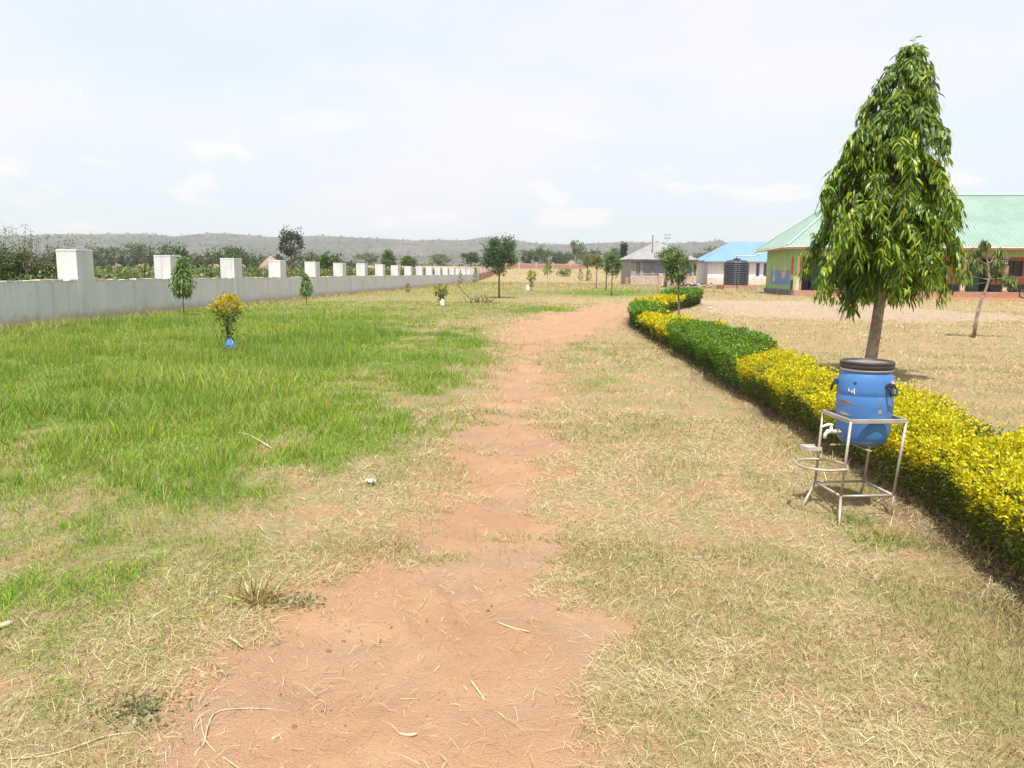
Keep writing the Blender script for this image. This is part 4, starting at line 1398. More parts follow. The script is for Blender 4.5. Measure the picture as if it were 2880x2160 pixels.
def mast_tree():
    rng = np.random.default_rng(21)
    rg = random.Random(21)
    bx, by = 5.33, 11.7
    root = empty('drooping_tree', (bx, by, gz(bx, by)), 0, 'tall cone shaped tree with long hanging leaves behind the blue barrel', 'tree')
    H = 4.82

    def axis(z):
        t = max(0.0, z / H)
        return Vector((0.03 * math.sin(z * 1.5) + 0.27 * t ** 1.1, 0.02 * math.cos(z * 1.7), z))
    zs = np.linspace(-0.08, H - 0.04, 22)
    MB().tube([axis(z) for z in zs], [max(0.010, 0.092 * (1 - z / H) ** 0.8) + (0.02 if z < 0.1 else 0) for z in zs], 10).build('trunk', BARK_PALE, root, True)
    MB().tube([axis(0.62), axis(0.62) + Vector((0.10, -0.04, 0.01))], [0.012, 0.006], 6).build('branch_stub', BARK_PALE, root)
    RZ_ = [1.05, 1.5, 1.95, 2.5, 3.0, 3.5, 4.05, 4.55, 4.95]
    RR = [0.78, 0.88, 0.92, 0.92, 0.78, 0.64, 0.42, 0.13, 0.01]
    Ps, Ds, Ls, Ws, Cs = [], [], [], [], []
    nb = 235
    bm = MB()
    for i in range(nb):
        u = (i + rg.random()) / nb
        wh_ = round(u * 13) / 13
        z0 = 1.70 + (H - 1.78) * (0.78 * wh_ + 0.22 * u) ** 0.95
        if i % 8 == 0:
            z0 = rg.uniform(1.40, 1.75)
        az = i * 2.399963 + rg.uniform(-0.5, 0.5)
        tier = 0.82 + 0.30 * math.sin(wh_ * 57.0 + az * 2.0) ** 2
        zt_ = z0 - 0.22
        reach = float(np.interp(zt_, RZ_, RR)) * rg.uniform(0.62, 1.10) * tier * (0.94 + 0.16 * (i % 3 == 0))
        if i % 8 == 0:
            reach *= rg.uniform(0.35, 0.75)
        if abs(az % 6.283 - 0.2) < 0.5 and 2.4 < z0 < 3.1:
            reach *= 1.22
        o = axis(z0)
        out = Vector((math.cos(az), math.sin(az), 0))
        drop = reach * rg.uniform(0.28, 0.75)
        pts = []
        for s in np.linspace(0, 1, 8):
            r = reach * (1 - (1 - s) ** 1.7)
            zz = 0.16 * reach * math.sin(s * math.pi) - drop * s ** 2.0
            wob = 0.03 * math.sin(s * 7 + i)
            pts.append(o + out * r + Vector((-out.y, out.x, 0)) * wob + Vector((0, 0, zz)))
        r0 = 0.007 + 0.010 * (1 - u)
        bm.tube(pts, [r0 * (1 - 0.75 * s) for s in np.linspace(0, 1, 8)], 5, False)
        nl = int(70 + 120 * reach)
        for j in range(nl):
            s = rg.uniform(0.12, 1.0) ** 0.8
            f = s * 7
            k = min(6, int(f))
            p = pts[k].lerp(pts[k + 1], f - k) + Vector((rg.gauss(0, 0.05), rg.gauss(0, 0.05), rg.gauss(0, 0.035))) * (1.0 - 0.6 * u)
            tg = (pts[k + 1] - pts[k]).normalized()
            sd = Vector((-tg.y, tg.x, 0)).normalized() * (1 if j % 2 else -1)
            d = (tg * 0.5 + sd * rg.uniform(0.3, 1.0) + Vector((0, 0, rg.uniform(-0.9, 0.25)))).normalized()
            Ps.append(p)
            Ds.append(d)
            Ls.append(0.135 * math.exp(rg.gauss(0, 0.28)) * (0.7 if u > 0.8 else 1))
            Ws.append(0.031 * math.exp(rg.gauss(0, 0.25)) * (0.75 if u > 0.8 else 1))
            cs = MAST_TOP if u > 0.62 and rg.random() < 0.6 else MAST
            c = cs[rg.randrange(len(cs))]
            q = 1 + rg.gauss(0, 0.18)
            Cs.append([max(0.004, x * q) for x in c])
        # a side spray hanging from the end
        for j in range(int(8 + 8 * reach)):
            p = pts[-1] + Vector((rg.gauss(0, 0.05), rg.gauss(0, 0.05), -rg.uniform(0, 0.10)))
            Ps.append(p)
            Ds.append((out * 0.3 + Vector((rg.gauss(0, 0.4), rg.gauss(0, 0.4), -1))).normalized())
            Ls.append(rg.uniform(0.08, 0.20))
            Ws.append(rg.uniform(0.018, 0.034))
            Cs.append(MAST[rg.randrange(4)])
    for j in range(70):
        z = H - 0.42 + 0.46 * rg.random()
        a = rg.uniform(0, 6.28)
        Ps.append(axis(z))
        Ds.append(Vector((math.cos(a) * 0.6, math.sin(a) * 0.6, rg.uniform(-0.5, 0.9))).normalized())
        Ls.append(rg.uniform(0.06, 0.13))
        Ws.append(rg.uniform(0.014, 0.024))
        Cs.append(MAST_TOP[rg.randrange(3)])
    bm.build('branches', BARK_PALE, root, True)
    P, D, L, W, c = (np.array(a, float) for a in (Ps, Ds, Ls, Ws, Cs))
    # the 260 leaves nearest the viewer on the outside of the crown are single leaves, the rest one crown
    near = np.argsort(P[:, 1] * 1.0 + P[:, 0] * 0.35 + rng.uniform(0, 0.5, len(P)))[:260]
    sel = np.zeros(len(P), bool)
    sel[near] = True
    V, T, cc = long_leaf_arrays(P[~sel], D[~sel], L[~sel], W[~sel], c[~sel], rng)
    link('crown', np_mesh('crown', V, T, cc), LEAF_GLOSSY, root)
    shapes = []
    for q in range(6):
        v, t, k = long_leaf_arrays(np.zeros((1, 3)), np.array([[0.0, 0.75, -0.66]]), np.array([1.0]), np.array([0.19]), np.array([MAST[q]]), rng, 0.55)
        me = np_mesh('leaf', v, t, k)
        me.materials.append(LEAF_GLOSSY)
        shapes.append(me)
    for i in np.nonzero(sel)[0]:
        o = bpy.data.objects.new('leaf', shapes[i % 6])
        C.objects.link(o)
        o.parent = root
        o.location = P[i]
        o.scale = (L[i],) * 3
        o.rotation_euler = (rng.normal() * 0.2, rng.normal() * 0.2, math.atan2(-D[i][0], D[i][1]))
    return root


mast_tree()

# ------------------------------------------------------------------ other trees and plants inside the compound
tree('garden_tree', 'single round leafy tree with thin dark trunk in the middle distance of the grass', 'tree', on_ground(1404, 838), 4.15, 2.9, 2.7, 4200, (0.22, 0.055),
     [(0.05, 0.10, 0.035), (0.07, 0.13, 0.045), (0.04, 0.08, 0.03), (0.09, 0.15, 0.06)], 26, 0.055, (0.05, 0), 31, None, 0.8, cl_r=0.36, limbs=14)
tree('slim_tree', 'leafy bright green tree nearest in the short row left of the grey house', 'tree', on_ground(1720, 831), 3.35, 1.45, 2.15, 1500, (0.17, 0.06), GREEN_BRIGHT, 18, 0.05, (0.05, 0), 32, 'row of young trees by the grey house', 0.8, limbs=8)
tree('slim_tree', 'second young tree in the row left of the grey house, half hidden by the nearest', 'tree', on_ground(1704, 815), 3.7, 1.7, 2.4, 1200, (0.2, 0.07), GREEN_MID, 16, 0.06, (0, 0), 33, 'row of young trees by the grey house', 0.8)
tree('slim_tree', 'third young tree in the row, with a bare slender trunk', 'tree', on_ground(1676, 812), 3.5, 1.5, 1.6, 900, (0.2, 0.07), OLIVE, 14, 0.05, (0.1, 0), 34, 'row of young trees by the grey house', 0.8)
tree('slim_tree', 'farthest tree in the row, broad flat olive crown above the dry field', 'tree', on_ground(1650, 790), 4.8, 4.6, 2.6, 1100, (0.32, 0.12), OLIVE, 20, 0.09, (0.2, 0), 35, 'row of young trees by the grey house', 0.5)
tree('hedge_tree', 'thin trunked young tree rising from the crook of the hedge before the grey house', 'tree', on_ground(1908, 897), 2.65, 1.05, 1.55, 1500, (0.16, 0.04),
     [(0.09, 0.14, 0.035), (0.14, 0.20, 0.05), (0.20, 0.26, 0.07), (0.065, 0.105, 0.03)], 22, 0.032, (-0.08, 0), 36, None, 1.0, BARK, 0.36, 12, crook=0.01)
tree('shade_tree', 'thick trunked tree with spreading crown in front of the grey house wall', 'tree', on_ground(1870, 809), 5.0, 4.1, 2.9, 2000, (0.26, 0.10), GREEN_MID, 26, 0.20, (0.6, 0), 37, None, 0.4, BARK, 0.34, 14, crook=0.02)


def lawn_tree():
    rng = np.random.default_rng(41)
    rg = random.Random(41)
    b = on_ground(2738, 950)
    root = empty('lawn_tree', b, 0, 'small crooked pale trunked tree on the dry lawn before the school', 'tree')
    tr = [(0, 0, -0.05), (0.03, 0, 0.5), (0.08, 0, 0.85), (0.22, 0.02, 1.25), (0.26, 0, 1.55), (0.20, 0, 1.85), (0.12, 0, 2.15), (0.10, 0, 2.35)]
    MB().tube(tr, [0.05, 0.042, 0.038, 0.034, 0.03, 0.022, 0.016, 0.008], 8).build('trunk', BARK_PALE, root, True)
    ends = [((0.24, 0, 1.5), (0.62, 0.1, 1.62), 0.9), ((0.24, 0, 1.5), (0.75, -0.2, 1.40), 0.8), ((0.25, 0, 1.48), (-0.42, 0.1, 1.5), 0.6), ((0.2, 0, 1.85), (-0.28, 0, 1.98), 0.9), ((0.2, 0, 1.8), (0.55, 0.1, 2.25), 0.9),
            ((0.12, 0, 2.15), (0.05, 0, 2.42), 1.0), ((0.2, 0, 1.9), (0.45, -0.1, 1.9), 0.9), ((0.24, 0, 1.5), (0.5, 0.3, 1.75), 0.8), ((0.15, 0, 2.0), (-0.1, 0.2, 2.2), 0.8), ((0.24, 0, 1.55), (0.9, 0.05, 1.55), 0.5),
            ((0.2, 0, 1.8), (-0.05, -0.2, 1.8), 0.6)]
    bm = MB()
    Ps, Ds = [], []
    for a, e, w in ends:
        a, e = Vector(a), Vector(e)
        m_ = (a + e) / 2 + Vector((0, 0, 0.06))
        bm.tube([a, m_, e], [0.014, 0.010, 0.006], 5, False)
        for j in range(int(125 * w)):
            p = m_.lerp(e, rg.uniform(0.3, 1.05)) + Vector((rg.gauss(0, 0.045), rg.gauss(0, 0.045), rg.gauss(0, 0.045)))
            Ps.append(p)
            Ds.append(Vector((rg.gauss(0, 0.7), rg.gauss(0, 0.7), -0.8)).normalized())
    bm.tube([(0.24, 0, 1.42), (-0.12, 0, 1.36)], [0.010, 0.005], 5, False)
    bm.build('branches', BARK_PALE, root, True)
    n = len(Ps)
    col = pick([(0.10, 0.15, 0.04), (0.15, 0.20, 0.05), (0.20, 0.24, 0.08), (0.08, 0.12, 0.035)], n, rng)
    V, T, cc = long_leaf_arrays(np.array(Ps), np.array(Ds), rng.uniform(0.12, 0.22, n), rng.uniform(0.03, 0.045, n), col, rng, 0.5)
    link('crown', np_mesh('crown', V, T, cc), LEAF, root)


lawn_tree()


def sapling(label, px, py, h, cw, n, seed, cols, lo=0.42, leaf=0.14):
    rng = np.random.default_rng(seed)
    b = on_ground(px, py)
    root = empty('sapling', b, 0, label, 'sapling')
    MB().tube([(0, 0, -0.03), (0.01, 0, h * 0.5), (0.0, 0, h * 0.96)], [0.018, 0.013, 0.005], 6).build('trunk', BARK, root, True)
    z = rng.uniform(lo, 1.0, n)
    prof = np.interp(z, [lo, lo + 0.18, 0.75, 1.0], [0.55, 1.0, 0.6, 0.06])
    a = rng.uniform(0, 6.283, n)
    r = rng.uniform(0.1, 1, n) ** 0.6 * prof * cw / 2 * rng.uniform(0.75, 1.15, n)
    P = np.stack([r * np.cos(a), r * np.sin(a), z * h], -1)
    D = unit(np.stack([np.cos(a) * 0.5, np.sin(a) * 0.5, -0.6 * np.ones(n)], -1) + rng.normal(size=(n, 3)) * 0.4)
    V, T, cc = long_leaf_arrays(P, D, leaf * rng.uniform(0.7, 1.3, n), leaf * 0.26 * rng.uniform(0.8, 1.2, n), pick(cols, n, rng), rng, 0.5)
    link('crown', np_mesh('crown', V, T, cc), LEAF, root)
    return root


sapling('slender sapling with drooping green leaves before the wall, taller of the two', 517, 888, 2.0, 0.84, 900, 51, GREEN_BRIGHT, 0.36, 0.19)
sapling('shorter slender sapling standing before the long wall farther off', 862, 858, 1.45, 0.66, 560, 52, GREEN_BRIGHT, 0.32, 0.16)
sapling('small dark green cone shaped sapling at the end of the white wall', 1337, 797, 2.3, 1.1, 260, 53, GREEN_DARK, 0.12, 0.25)
sapling('little grey green sapling before the wall, left of the dark cone shaped one', 1295, 800, 1.8, 0.7, 160, 54, GREY_GREEN, 0.1, 0.22)
sapling('tiny dark seedling near the foot of the wall', 1147, 822, 0.75, 0.5, 120, 55, GREEN_DARK, 0.05, 0.15)
sapling('young tree with bright leaf tuft before the distant brick wall', 1540, 797, 3.3, 2.0, 320, 56, GREEN_BRIGHT, 0.45, 0.35)
sapling('right one of two small cone shrubs in the dry field', 1656, 797, 2.1, 1.0, 220, 57, OLIVE, 0.3, 0.25)
sapling('left one of two small cone shrubs in the dry field', 1632, 792, 2.2, 1.1, 220, 58, OLIVE, 0.2, 0.25)
CROT = [(0.60, 0.44, 0.004), (0.58, 0.38, 0.004), (0.50, 0.39, 0.008), (0.42, 0.36, 0.01)]
CROT_LOW = [(0.08, 0.13, 0.02), (0.13, 0.18, 0.025), (0.22, 0.23, 0.02), (0.06, 0.09, 0.02)]


def croton(label, px, py, h, cw, n, seed, cols, low, crown_from=0.42, leaf=0.11):
    rng = np.random.default_rng(seed)
    rg = random.Random(seed)
    b = on_ground(px, py)
    root = empty('croton_shrub', b, 0, label, 'shrub')
    for i in range(7):
        a = rg.uniform(0, 6.28)
        r = rg.uniform(0.1, 0.36) * cw
        MB().tube([(rg.uniform(-0.03, 0.03), rg.uniform(-0.03, 0.03), -0.03), (r * 0.3 * math.cos(a), r * 0.3 * math.sin(a), h * 0.35), (r * math.cos(a), r * math.sin(a), h * rg.uniform(0.6, 0.85))], [0.010, 0.008, 0.004], 5, False).build('stem', TWIG, root, True)
    u = unit(rng.normal(size=(n, 3)))
    ch = h * (1 - crown_from)
    P = u * (rng.uniform(0.3, 1, n) ** 0.5)[:, None] * np.array([cw / 2, cw / 2, ch / 2]) * rng.uniform(0.75, 1.1, n)[:, None]
    P[:, 2] += h - ch / 2
    m = n // 6
    P[:m] = np.stack([rng.normal(size=m) * cw * 0.13, rng.normal(size=m) * cw * 0.13, rng.uniform(0.15, crown_from + 0.1, m) * h], -1)
    D = unit(u * 0.6 + rng.normal(size=(n, 3)) * 0.5 + np.array([0, 0, 0.30]))
    k = (P[:, 2] / h + rng.normal(size=n) * 0.07) > (crown_from + 1) / 2 - 0.02
    col = np.where(k[:, None], pick(cols, n, rng), pick(low, n, rng))
    L = leaf * rng.uniform(0.6, 1.3, n)
    V, T, cc = leaf_arrays(P, D, L, L * 0.36, col, rng, 0.15)
    link('crown', np_mesh('crown', V, T, cc), LEAF_GLOSSY, root)
    return b


def plastic_bag(label, x, y, w, h, col, seed):
    rg = np.random.default_rng(seed)
    n, m = 14, 8
    V, F = [], []
    for i in range(m + 1):
        t = i / m
        for k in range(n):
            a = 2 * math.pi * k / n
            r = w / 2 * (math.sin(math.pi * min(1, t * 0.8 + 0.22)) ** 0.6) * rg.uniform(0.78, 1.18)
            V.append((r * math.cos(a), r * 0.8 * math.sin(a), h * t * rg.uniform(0.9, 1.1)))
    for i in range(m):
        for k in range(n):
            F.append((i * n + k, i * n + (k + 1) % n, (i + 1) * n + (k + 1) % n, (i + 1) * n + k))
    F.append(tuple(range(n - 1, -1, -1)))
    F.append(tuple(m * n + k for k in range(n)))
    o = MB().add(V, F).build('plastic_bag', surf(label.split()[0] + ' bag plastic', col, 0.4, 0.15, 10, spec=0.4), None)
    o.location = (x, y, gz(x, y) - 0.01)
    tag(o, label, 'bag')


cb = croton('rounded shrub with golden yellow top leaves and bare lower stems in the lush grass', 645, 985, 1.12, 0.60, 1150, 61, CROT, CROT_LOW, 0.50, 0.075)
plastic_bag('blue plastic bag round the foot of the golden topped shrub', cb[0] + 0.05, cb[1] - 0.10, 0.22, 0.26, (0.06, 0.16, 0.42), 1)
cb = croton('pale yellow green shrub beside the heap of cut branches', 1240, 860, 0.98, 0.66, 300, 62, [(0.28, 0.30, 0.05), (0.36, 0.34, 0.06), (0.2, 0.24, 0.05)], CROT_LOW, 0.4, 0.16)
plastic_bag('white plastic bag at the foot of the pale yellow green shrub', cb[0] + 0.08, cb[1] - 0.2, 0.20, 0.36, (0.72, 0.74, 0.74), 2)
cb = croton('small yellow tufted shrub in the dry field right of the round tree', 1495, 818, 1.7, 0.8, 220, 63, [(0.40, 0.36, 0.04), (0.26, 0.28, 0.04)], CROT_LOW, 0.5, 0.26)
plastic_bag('pale grey bag beside the small yellow tufted shrub', cb[0] - 0.35, cb[1] - 0.3, 0.34, 0.55, (0.6, 0.6, 0.56), 3)
bush('field_bush', 'low olive bush in the dry field far behind the bright leaf tuft', 'bush', on_ground(1590, 778), 4.2, 1.7, 500, 0.35, OLIVE, None, 64)


# heap of cut branches
def brush_heap():
    b = on_ground(1345, 852)
    root = empty('brush_heap', b, 0, 'heap of bare cut branches lying on the grass left of the round tree', 'branches')
    rg = random.Random(9)
    main = [[(-1.05, 0, 0.95), (-0.8, 0, 0.6), (-0.45, 0.05, 0.25), (0.0, 0, 0.12), (0.6, 0, 0.10)]]
    for i in range(16):
        x = rg.uniform(-0.5, 0.75)
        a = rg.uniform(-1, 1)
        main.append([(x, rg.uniform(-0.2, 0.2), 0.02), (x + 0.18 * a, rg.uniform(-0.2, 0.2), rg.uniform(0.1, 0.26)), (x + 0.45 * a, rg.uniform(-0.3, 0.3), rg.uniform(0.15, 0.52))])
    for k, p in enumerate(main):
        MB().tube(p, [0.035 if k == 0 else 0.022] + [0.022] * (len(p) - 2) + [0.008], 6).build('cut_branch', TWIG, root, True)
    rng = np.random.default_rng(3)
    n = 60
    P = np.concatenate([np.array([-1.0, 0, 0.95]) + rng.normal(size=(n // 2, 3)) * 0.10, np.array([0.1, 0, 0.3]) + rng.normal(size=(n // 2, 3)) * np.array([0.4, 0.15, 0.1])])
    V, T, cc = leaf_arrays(P, unit(rng.normal(size=(n, 3))), rng.uniform(0.08, 0.16, n), rng.uniform(0.03, 0.05, n), pick([(0.24, 0.2, 0.1), (0.2, 0.2, 0.07)], n, rng), rng)
    link('withered_leaves', np_mesh('withered_leaves', V, T, cc), LEAF, root)


brush_heap()

# ------------------------------------------------------------------ bushes and trees beyond the wall


def beyond(px, Y, dz=0.0):
    p = at_depth(px, 768, Y)
    return (p.x, Y, float(terrain(p.x, Y)) + dz)


def whippy(label, px, Y, w, h, n, seed, cols, shoots, sh_h):
    b = beyond(px, Y)
    root = bush('wall_bush', label, 'bush', b, w, h, n, 0.11, cols, None, seed, None, 22, 0.4, 8, 0.34, w * 0.7)
    rng = np.random.default_rng(seed + 100)
    rg = random.Random(seed)
    st = MB()
    Ps = []
    for i in range(shoots):
        x, y = rg.uniform(-0.46, 0.46) * w, rg.uniform(-0.25, 0.25) * w
        top = h * rg.uniform(0.85, 1.0) + sh_h * rg.uniform(0.3, 1.0)
        lx = rg.uniform(-0.12, 0.2)
        pts = [Vector((x, y, h * 0.4)), Vector((x + lx * 0.4, y, h * 0.75)), Vector((x + lx, y, top))]
        st.tube(pts, [0.007, 0.005, 0.003], 4, False)
        for j in range(60):
            t = rg.uniform(0.2, 1.0)
            p = pts[0].lerp(pts[1], t * 2) if t < 0.5 else pts[1].lerp(pts[2], t * 2 - 1)
            Ps.append(p + Vector((rg.gauss(0, 0.07), rg.gauss(0, 0.07), rg.gauss(0, 0.04))))
    st.build('shoots', TWIG, root)
    n2 = len(Ps)
    V, T, cc = leaf_arrays(np.array(Ps), unit(rng.normal(size=(n2, 3)) + np.array([0, 0, 0.5])), rng.uniform(0.05, 0.11, n2), rng.uniform(0.02, 0.04, n2), pick(GREY_GREEN, n2, rng), rng)
    link('shoot_leaves', np_mesh('shoot_leaves', V, T, cc), LEAF, root)


whippy('tall dark bush with upright shoots rising behind the wall left of the first post', 45, 27.0, 2.3, 2.75, 7200, 71, GREY_GREEN + GREEN_DARK, 18, 0.55)
whippy('bush with slender upright shoots just behind the first square post', 170, 27.8, 2.0, 2.35, 4200, 72, GREY_GREEN + OLIVE, 12, 0.6)
WB = [(330, 36, 3.6, 1.6, OLIVE + GREEN_BRIGHT, 'low sunlit bush behind the wall between the first and second posts'),
      (265, 33, 1.6, 1.5, GREY_GREEN, 'small bush peeping out close beside the first post'),
      (420, 40, 2.6, 1.7, GREEN_MID, 'rounded bush half hidden by the second post'),
      (560, 42, 3.8, 2.0, GREEN_MID + GREY_GREEN, 'broad bush behind the wall between the second and third posts'),
      (730, 48, 3.4, 1.75, GREEN_BRIGHT + OLIVE, 'bright bush in front of the thatched hut'),
      (835, 54, 3.2, 1.8, GREEN_MID, 'bush behind the wall between the fourth and fifth posts'),
      (925, 60, 2.8, 1.9, OLIVE, 'olive bush in the gap after the fifth post'),
      (990, 66, 2.4, 1.7, GREEN_MID, 'bush in the gap after the sixth post'),
      (1045, 72, 2.4, 1.8, OLIVE, 'small bush in the gap after the seventh post'),
      (1095, 80, 2.6, 1.9, GREEN_BRIGHT, 'pale bush in the gap after the eighth post')]
for i, (px, Y, w, h, cols, lab) in enumerate(WB):
    bush('wall_bush', lab, 'bush', beyond(px, Y), w, h, int(1300), 0.15 + Y * 0.0015, cols, None, 80 + i, None, 18, 0.4, 5, 0.36, w * 0.6)

BT = [(475, 95, 5.4, 6.2, 4.6, GREEN_DARK, 'dark rounded tree over the wall right of the second post'),
      (540, 105, 4.2, 3.6, 3.0, GREY_GREEN, 'grey green tree between the two dark trees over the wall'),
      (660, 100, 5.2, 9.0, 4.4, GREEN_DARK, 'wide dark green tree over the wall above the third post'),
      (820, 120, 8.2, 5.2, 4.8, [(0.055, 0.06, 0.04), (0.08, 0.085, 0.055)], 'tall sparse grey tree against the hills beside the thatched hut'),
      (865, 115, 4.6, 5.0, 3.4, GREY_GREEN, 'low spreading grey tree right of the tall sparse one'),
      (915, 90, 4.0, 3.4, 3.0, GREEN_MID, 'leafy tree above the fifth post'),
      (1092, 150, 5.2, 3.0, 4.2, GREEN_MID, 'isolated dark round tree over the wall against the hills'),
      (1150, 160, 3.8, 3.2, 2.8, GREEN_MID, 'little tree right of the isolated round one'),
      (1325, 210, 5.0, 6.5, 4.6, GREEN_DARK, 'blue green tree beyond the end of the white posts'),
      (1490, 250, 6.2, 8.0, 5.6, GREEN_DARK, 'dark tree right of the round garden tree beyond the brick wall'),
      (1530, 265, 7.5, 7.5, 6.4, GREEN_MID, 'taller tree in the dark belt beyond the distant brick wall'),
      (1575, 255, 6.0, 8.0, 5.4, GREEN_DARK, 'dark tree in the middle of the far belt'),
      (1620, 240, 9.0, 6.5, 7.0, GREY_GREEN, 'tall loose grey green tree in the far belt'),
      (1660, 260, 6.6, 9.0, 5.6, GREEN_DARK, 'dark tree at the end of the far belt'),
      (1590, 300, 6.5, 10.0, 5.5, GREEN_DARK, 'dim tree at the back of the far belt'),
      (1735, 270, 7.5, 7.0, 6.2, GREEN_DARK, 'dark tree showing left of the grey house'),
      (1752, 180, 7.6, 2.0, 6.8, [(0.04, 0.05, 0.035), (0.055, 0.06, 0.045)], 'narrow dark cypress like tree close beside the grey house'),
      (1440, 300, 6.5, 9.0, 5.4, GREEN_MID, 'hazy tree behind the round garden tree'),
      (1395, 280, 5.5, 8.0, 4.6, GREEN_MID, 'hazy tree left of the round garden tree'),
      (1240, 260, 4.6, 9.0, 3.8, GREY_GREEN, 'low hazy tree clump above the small white posts'),
      (1030, 240, 4.4, 9.0, 3.6, GREY_GREEN, 'low hazy tree clump behind the seventh post'),
      (390, 210, 6.0, 11.0, 5.0, GREEN_DARK, 'dim tree mass behind the second post'),
      (300, 230, 5.4, 14.0, 4.4, GREEN_DARK, 'dim dark thicket on the plain behind the first gap'),
      (1955, 165, 4.2, 6.0, 3.6, OLIVE, 'olive tree in the gap between the grey and the blue roofed house'),
      (2000, 230, 7.0, 12.0, 5.5, GREY_GREEN, 'grey green tree mass behind the blue roofed house')]
for i, (px, Y, h, w, ch, cols, lab) in enumerate(BT):
    tree('far_tree', lab, 'tree', beyond(px, Y, -0.2), h, w, ch, 1100, (0.25 + Y * 0.0016, 0.13 + Y * 0.0008), cols, 18, 0.10 + 0.01 * h, (0, 0), 200 + i, None, 0.2, BARK, 0.36, 6)


# thatched hut behind the wall, and another far off
THATCH = surf('old thatch', (0.27, 0.195, 0.155), 1.0, 0.2, 3.0, (0.17, 0.12, 0.095), 2.5, 0.6, (1, 1, 0.2), 0.6, 10)
MUD = surf('mud wall', (0.34, 0.22, 0.16), 0.95, 0.15)
for lab, px, Y, w, wh, rh in (('thatched hut with pinkish brown roof behind the fourth post', 763, 96.0, 3.0, 1.5, 1.9),
                              ('tiny far off hut with pale conical roof in the belt of trees', 1606, 205.0, 2.4, 0.7, 1.3)):
    b = beyond(px, Y)
    hut = empty('thatched_hut', b, 0.5, lab, 'hut')
    MB().lathe([(w * 0.42, -0.3), (w * 0.42, wh)], 20).build('wall', MUD, hut)
    MB().lathe([(w * 0.60, wh - 0.25), (w * 0.40, wh + rh * 0.42), (w * 0.17, wh + rh * 0.80), (0.0, wh + rh)], 20).build('roof', THATCH, hut, True)
    MB().box(-0.4, 0.4, -w * 0.42 - 0.03, -w * 0.42 + 0.12, -0.2, wh * 0.85).build('door', DARK, hut)


# scrub on the plain and on the hills, too many to count
def scrub():
    rng = np.random.default_rng(5)
    n = 11500
    az = rng.uniform(-0.75, 0.62, n)
    r = 300 + (2120 - 300) * rng.uniform(0, 1, n) ** 0.75
    r[:1900] = rng.uniform(150, 760, 1900)
    az[:1900] = rng.uniform(-0.75, 0.16, 1900)
    keep = fbm(np.sin(az) * r / 130, np.cos(az) * r / 130, 91, 4) + rng.normal(size=n) * 0.08 > 0.42
    keep &= ~((r < 260) & (r * np.sin(az) > -22 + 0.0 * r))
    az, r = az[keep], r[keep]
    n = len(az)
    x, y = r * np.sin(az), r * np.cos(az)
    z = np.where(r > 640, np.maximum(hill_z(az, r), terrain(x, y)), terrain(x, y))
    size = rng.uniform(1.6, 4.2, n) * np.where(r > 1900, 1.15, 1.0)
    near = r < 760
    size = np.where(near, size * 0.9, size)
    k = np.repeat(np.arange(n), np.where(near, 34, 9))
    N = len(k)
    off = unit(rng.normal(size=(N, 3))) * rng.uniform(0.2, 1, N)[:, None] * np.array([1.2, 1.2, 0.75]) * (size[k] * 0.5)[:, None]
    P = np.stack([x, y, z], -1)[k] + off + np.array([0, 0, 1.0]) * (size[k] * 0.45)[:, None]
    base = pick([(0.045, 0.055, 0.03), (0.06, 0.068, 0.036), (0.085, 0.085, 0.05), (0.035, 0.045, 0.026)], n, rng)
    L = size[k] * rng.uniform(0.5, 1.0, N) * np.where(near[k], 0.42, 1.0)
    V, T, cc = leaf_arrays(P, unit(rng.normal(size=(N, 3))), L, L * 0.7, base[k], rng)
    o = link('scrub', np_mesh('scrub', V, T, cc), LEAF)
    tag(o, 'dark scrub and low trees dotted over the plain and the far hills', 'scrub', None, 'stuff')


scrub()


# low ground cover just behind the wall
def cover():
    rng = np.random.default_rng(15)
    n = 42000
    Y = 24 + 110 * rng.uniform(0, 1, n) ** 1.3
    X = -14.9 + WALL_S * Y - 1.0 - rng.uniform(0, 1, n) ** 1.5 * (6 + Y * 0.35)
    top = 0.9 + 0.9 * fbm(X * 0.5, Y * 0.3, 61) + Y * 0.004
    Z = top * rng.uniform(0.25, 1, n)
    P = np.stack([X, Y, Z], -1)
    L = (0.06 + Y * 0.0036) * rng.uniform(0.6, 1.3, n)
    V, T, cc = leaf_arrays(P, unit(rng.normal(size=(n, 3)) + np.array([0, 0, 0.3])), L, L * 0.45, pick(GREEN_MID + OLIVE + GREY_GREEN, n, rng), rng)
    o = link('undergrowth', np_mesh('undergrowth', V, T, cc), LEAF)
    tag(o, 'low green undergrowth filling the gaps behind the boundary wall', 'undergrowth', None, 'stuff')


cover()


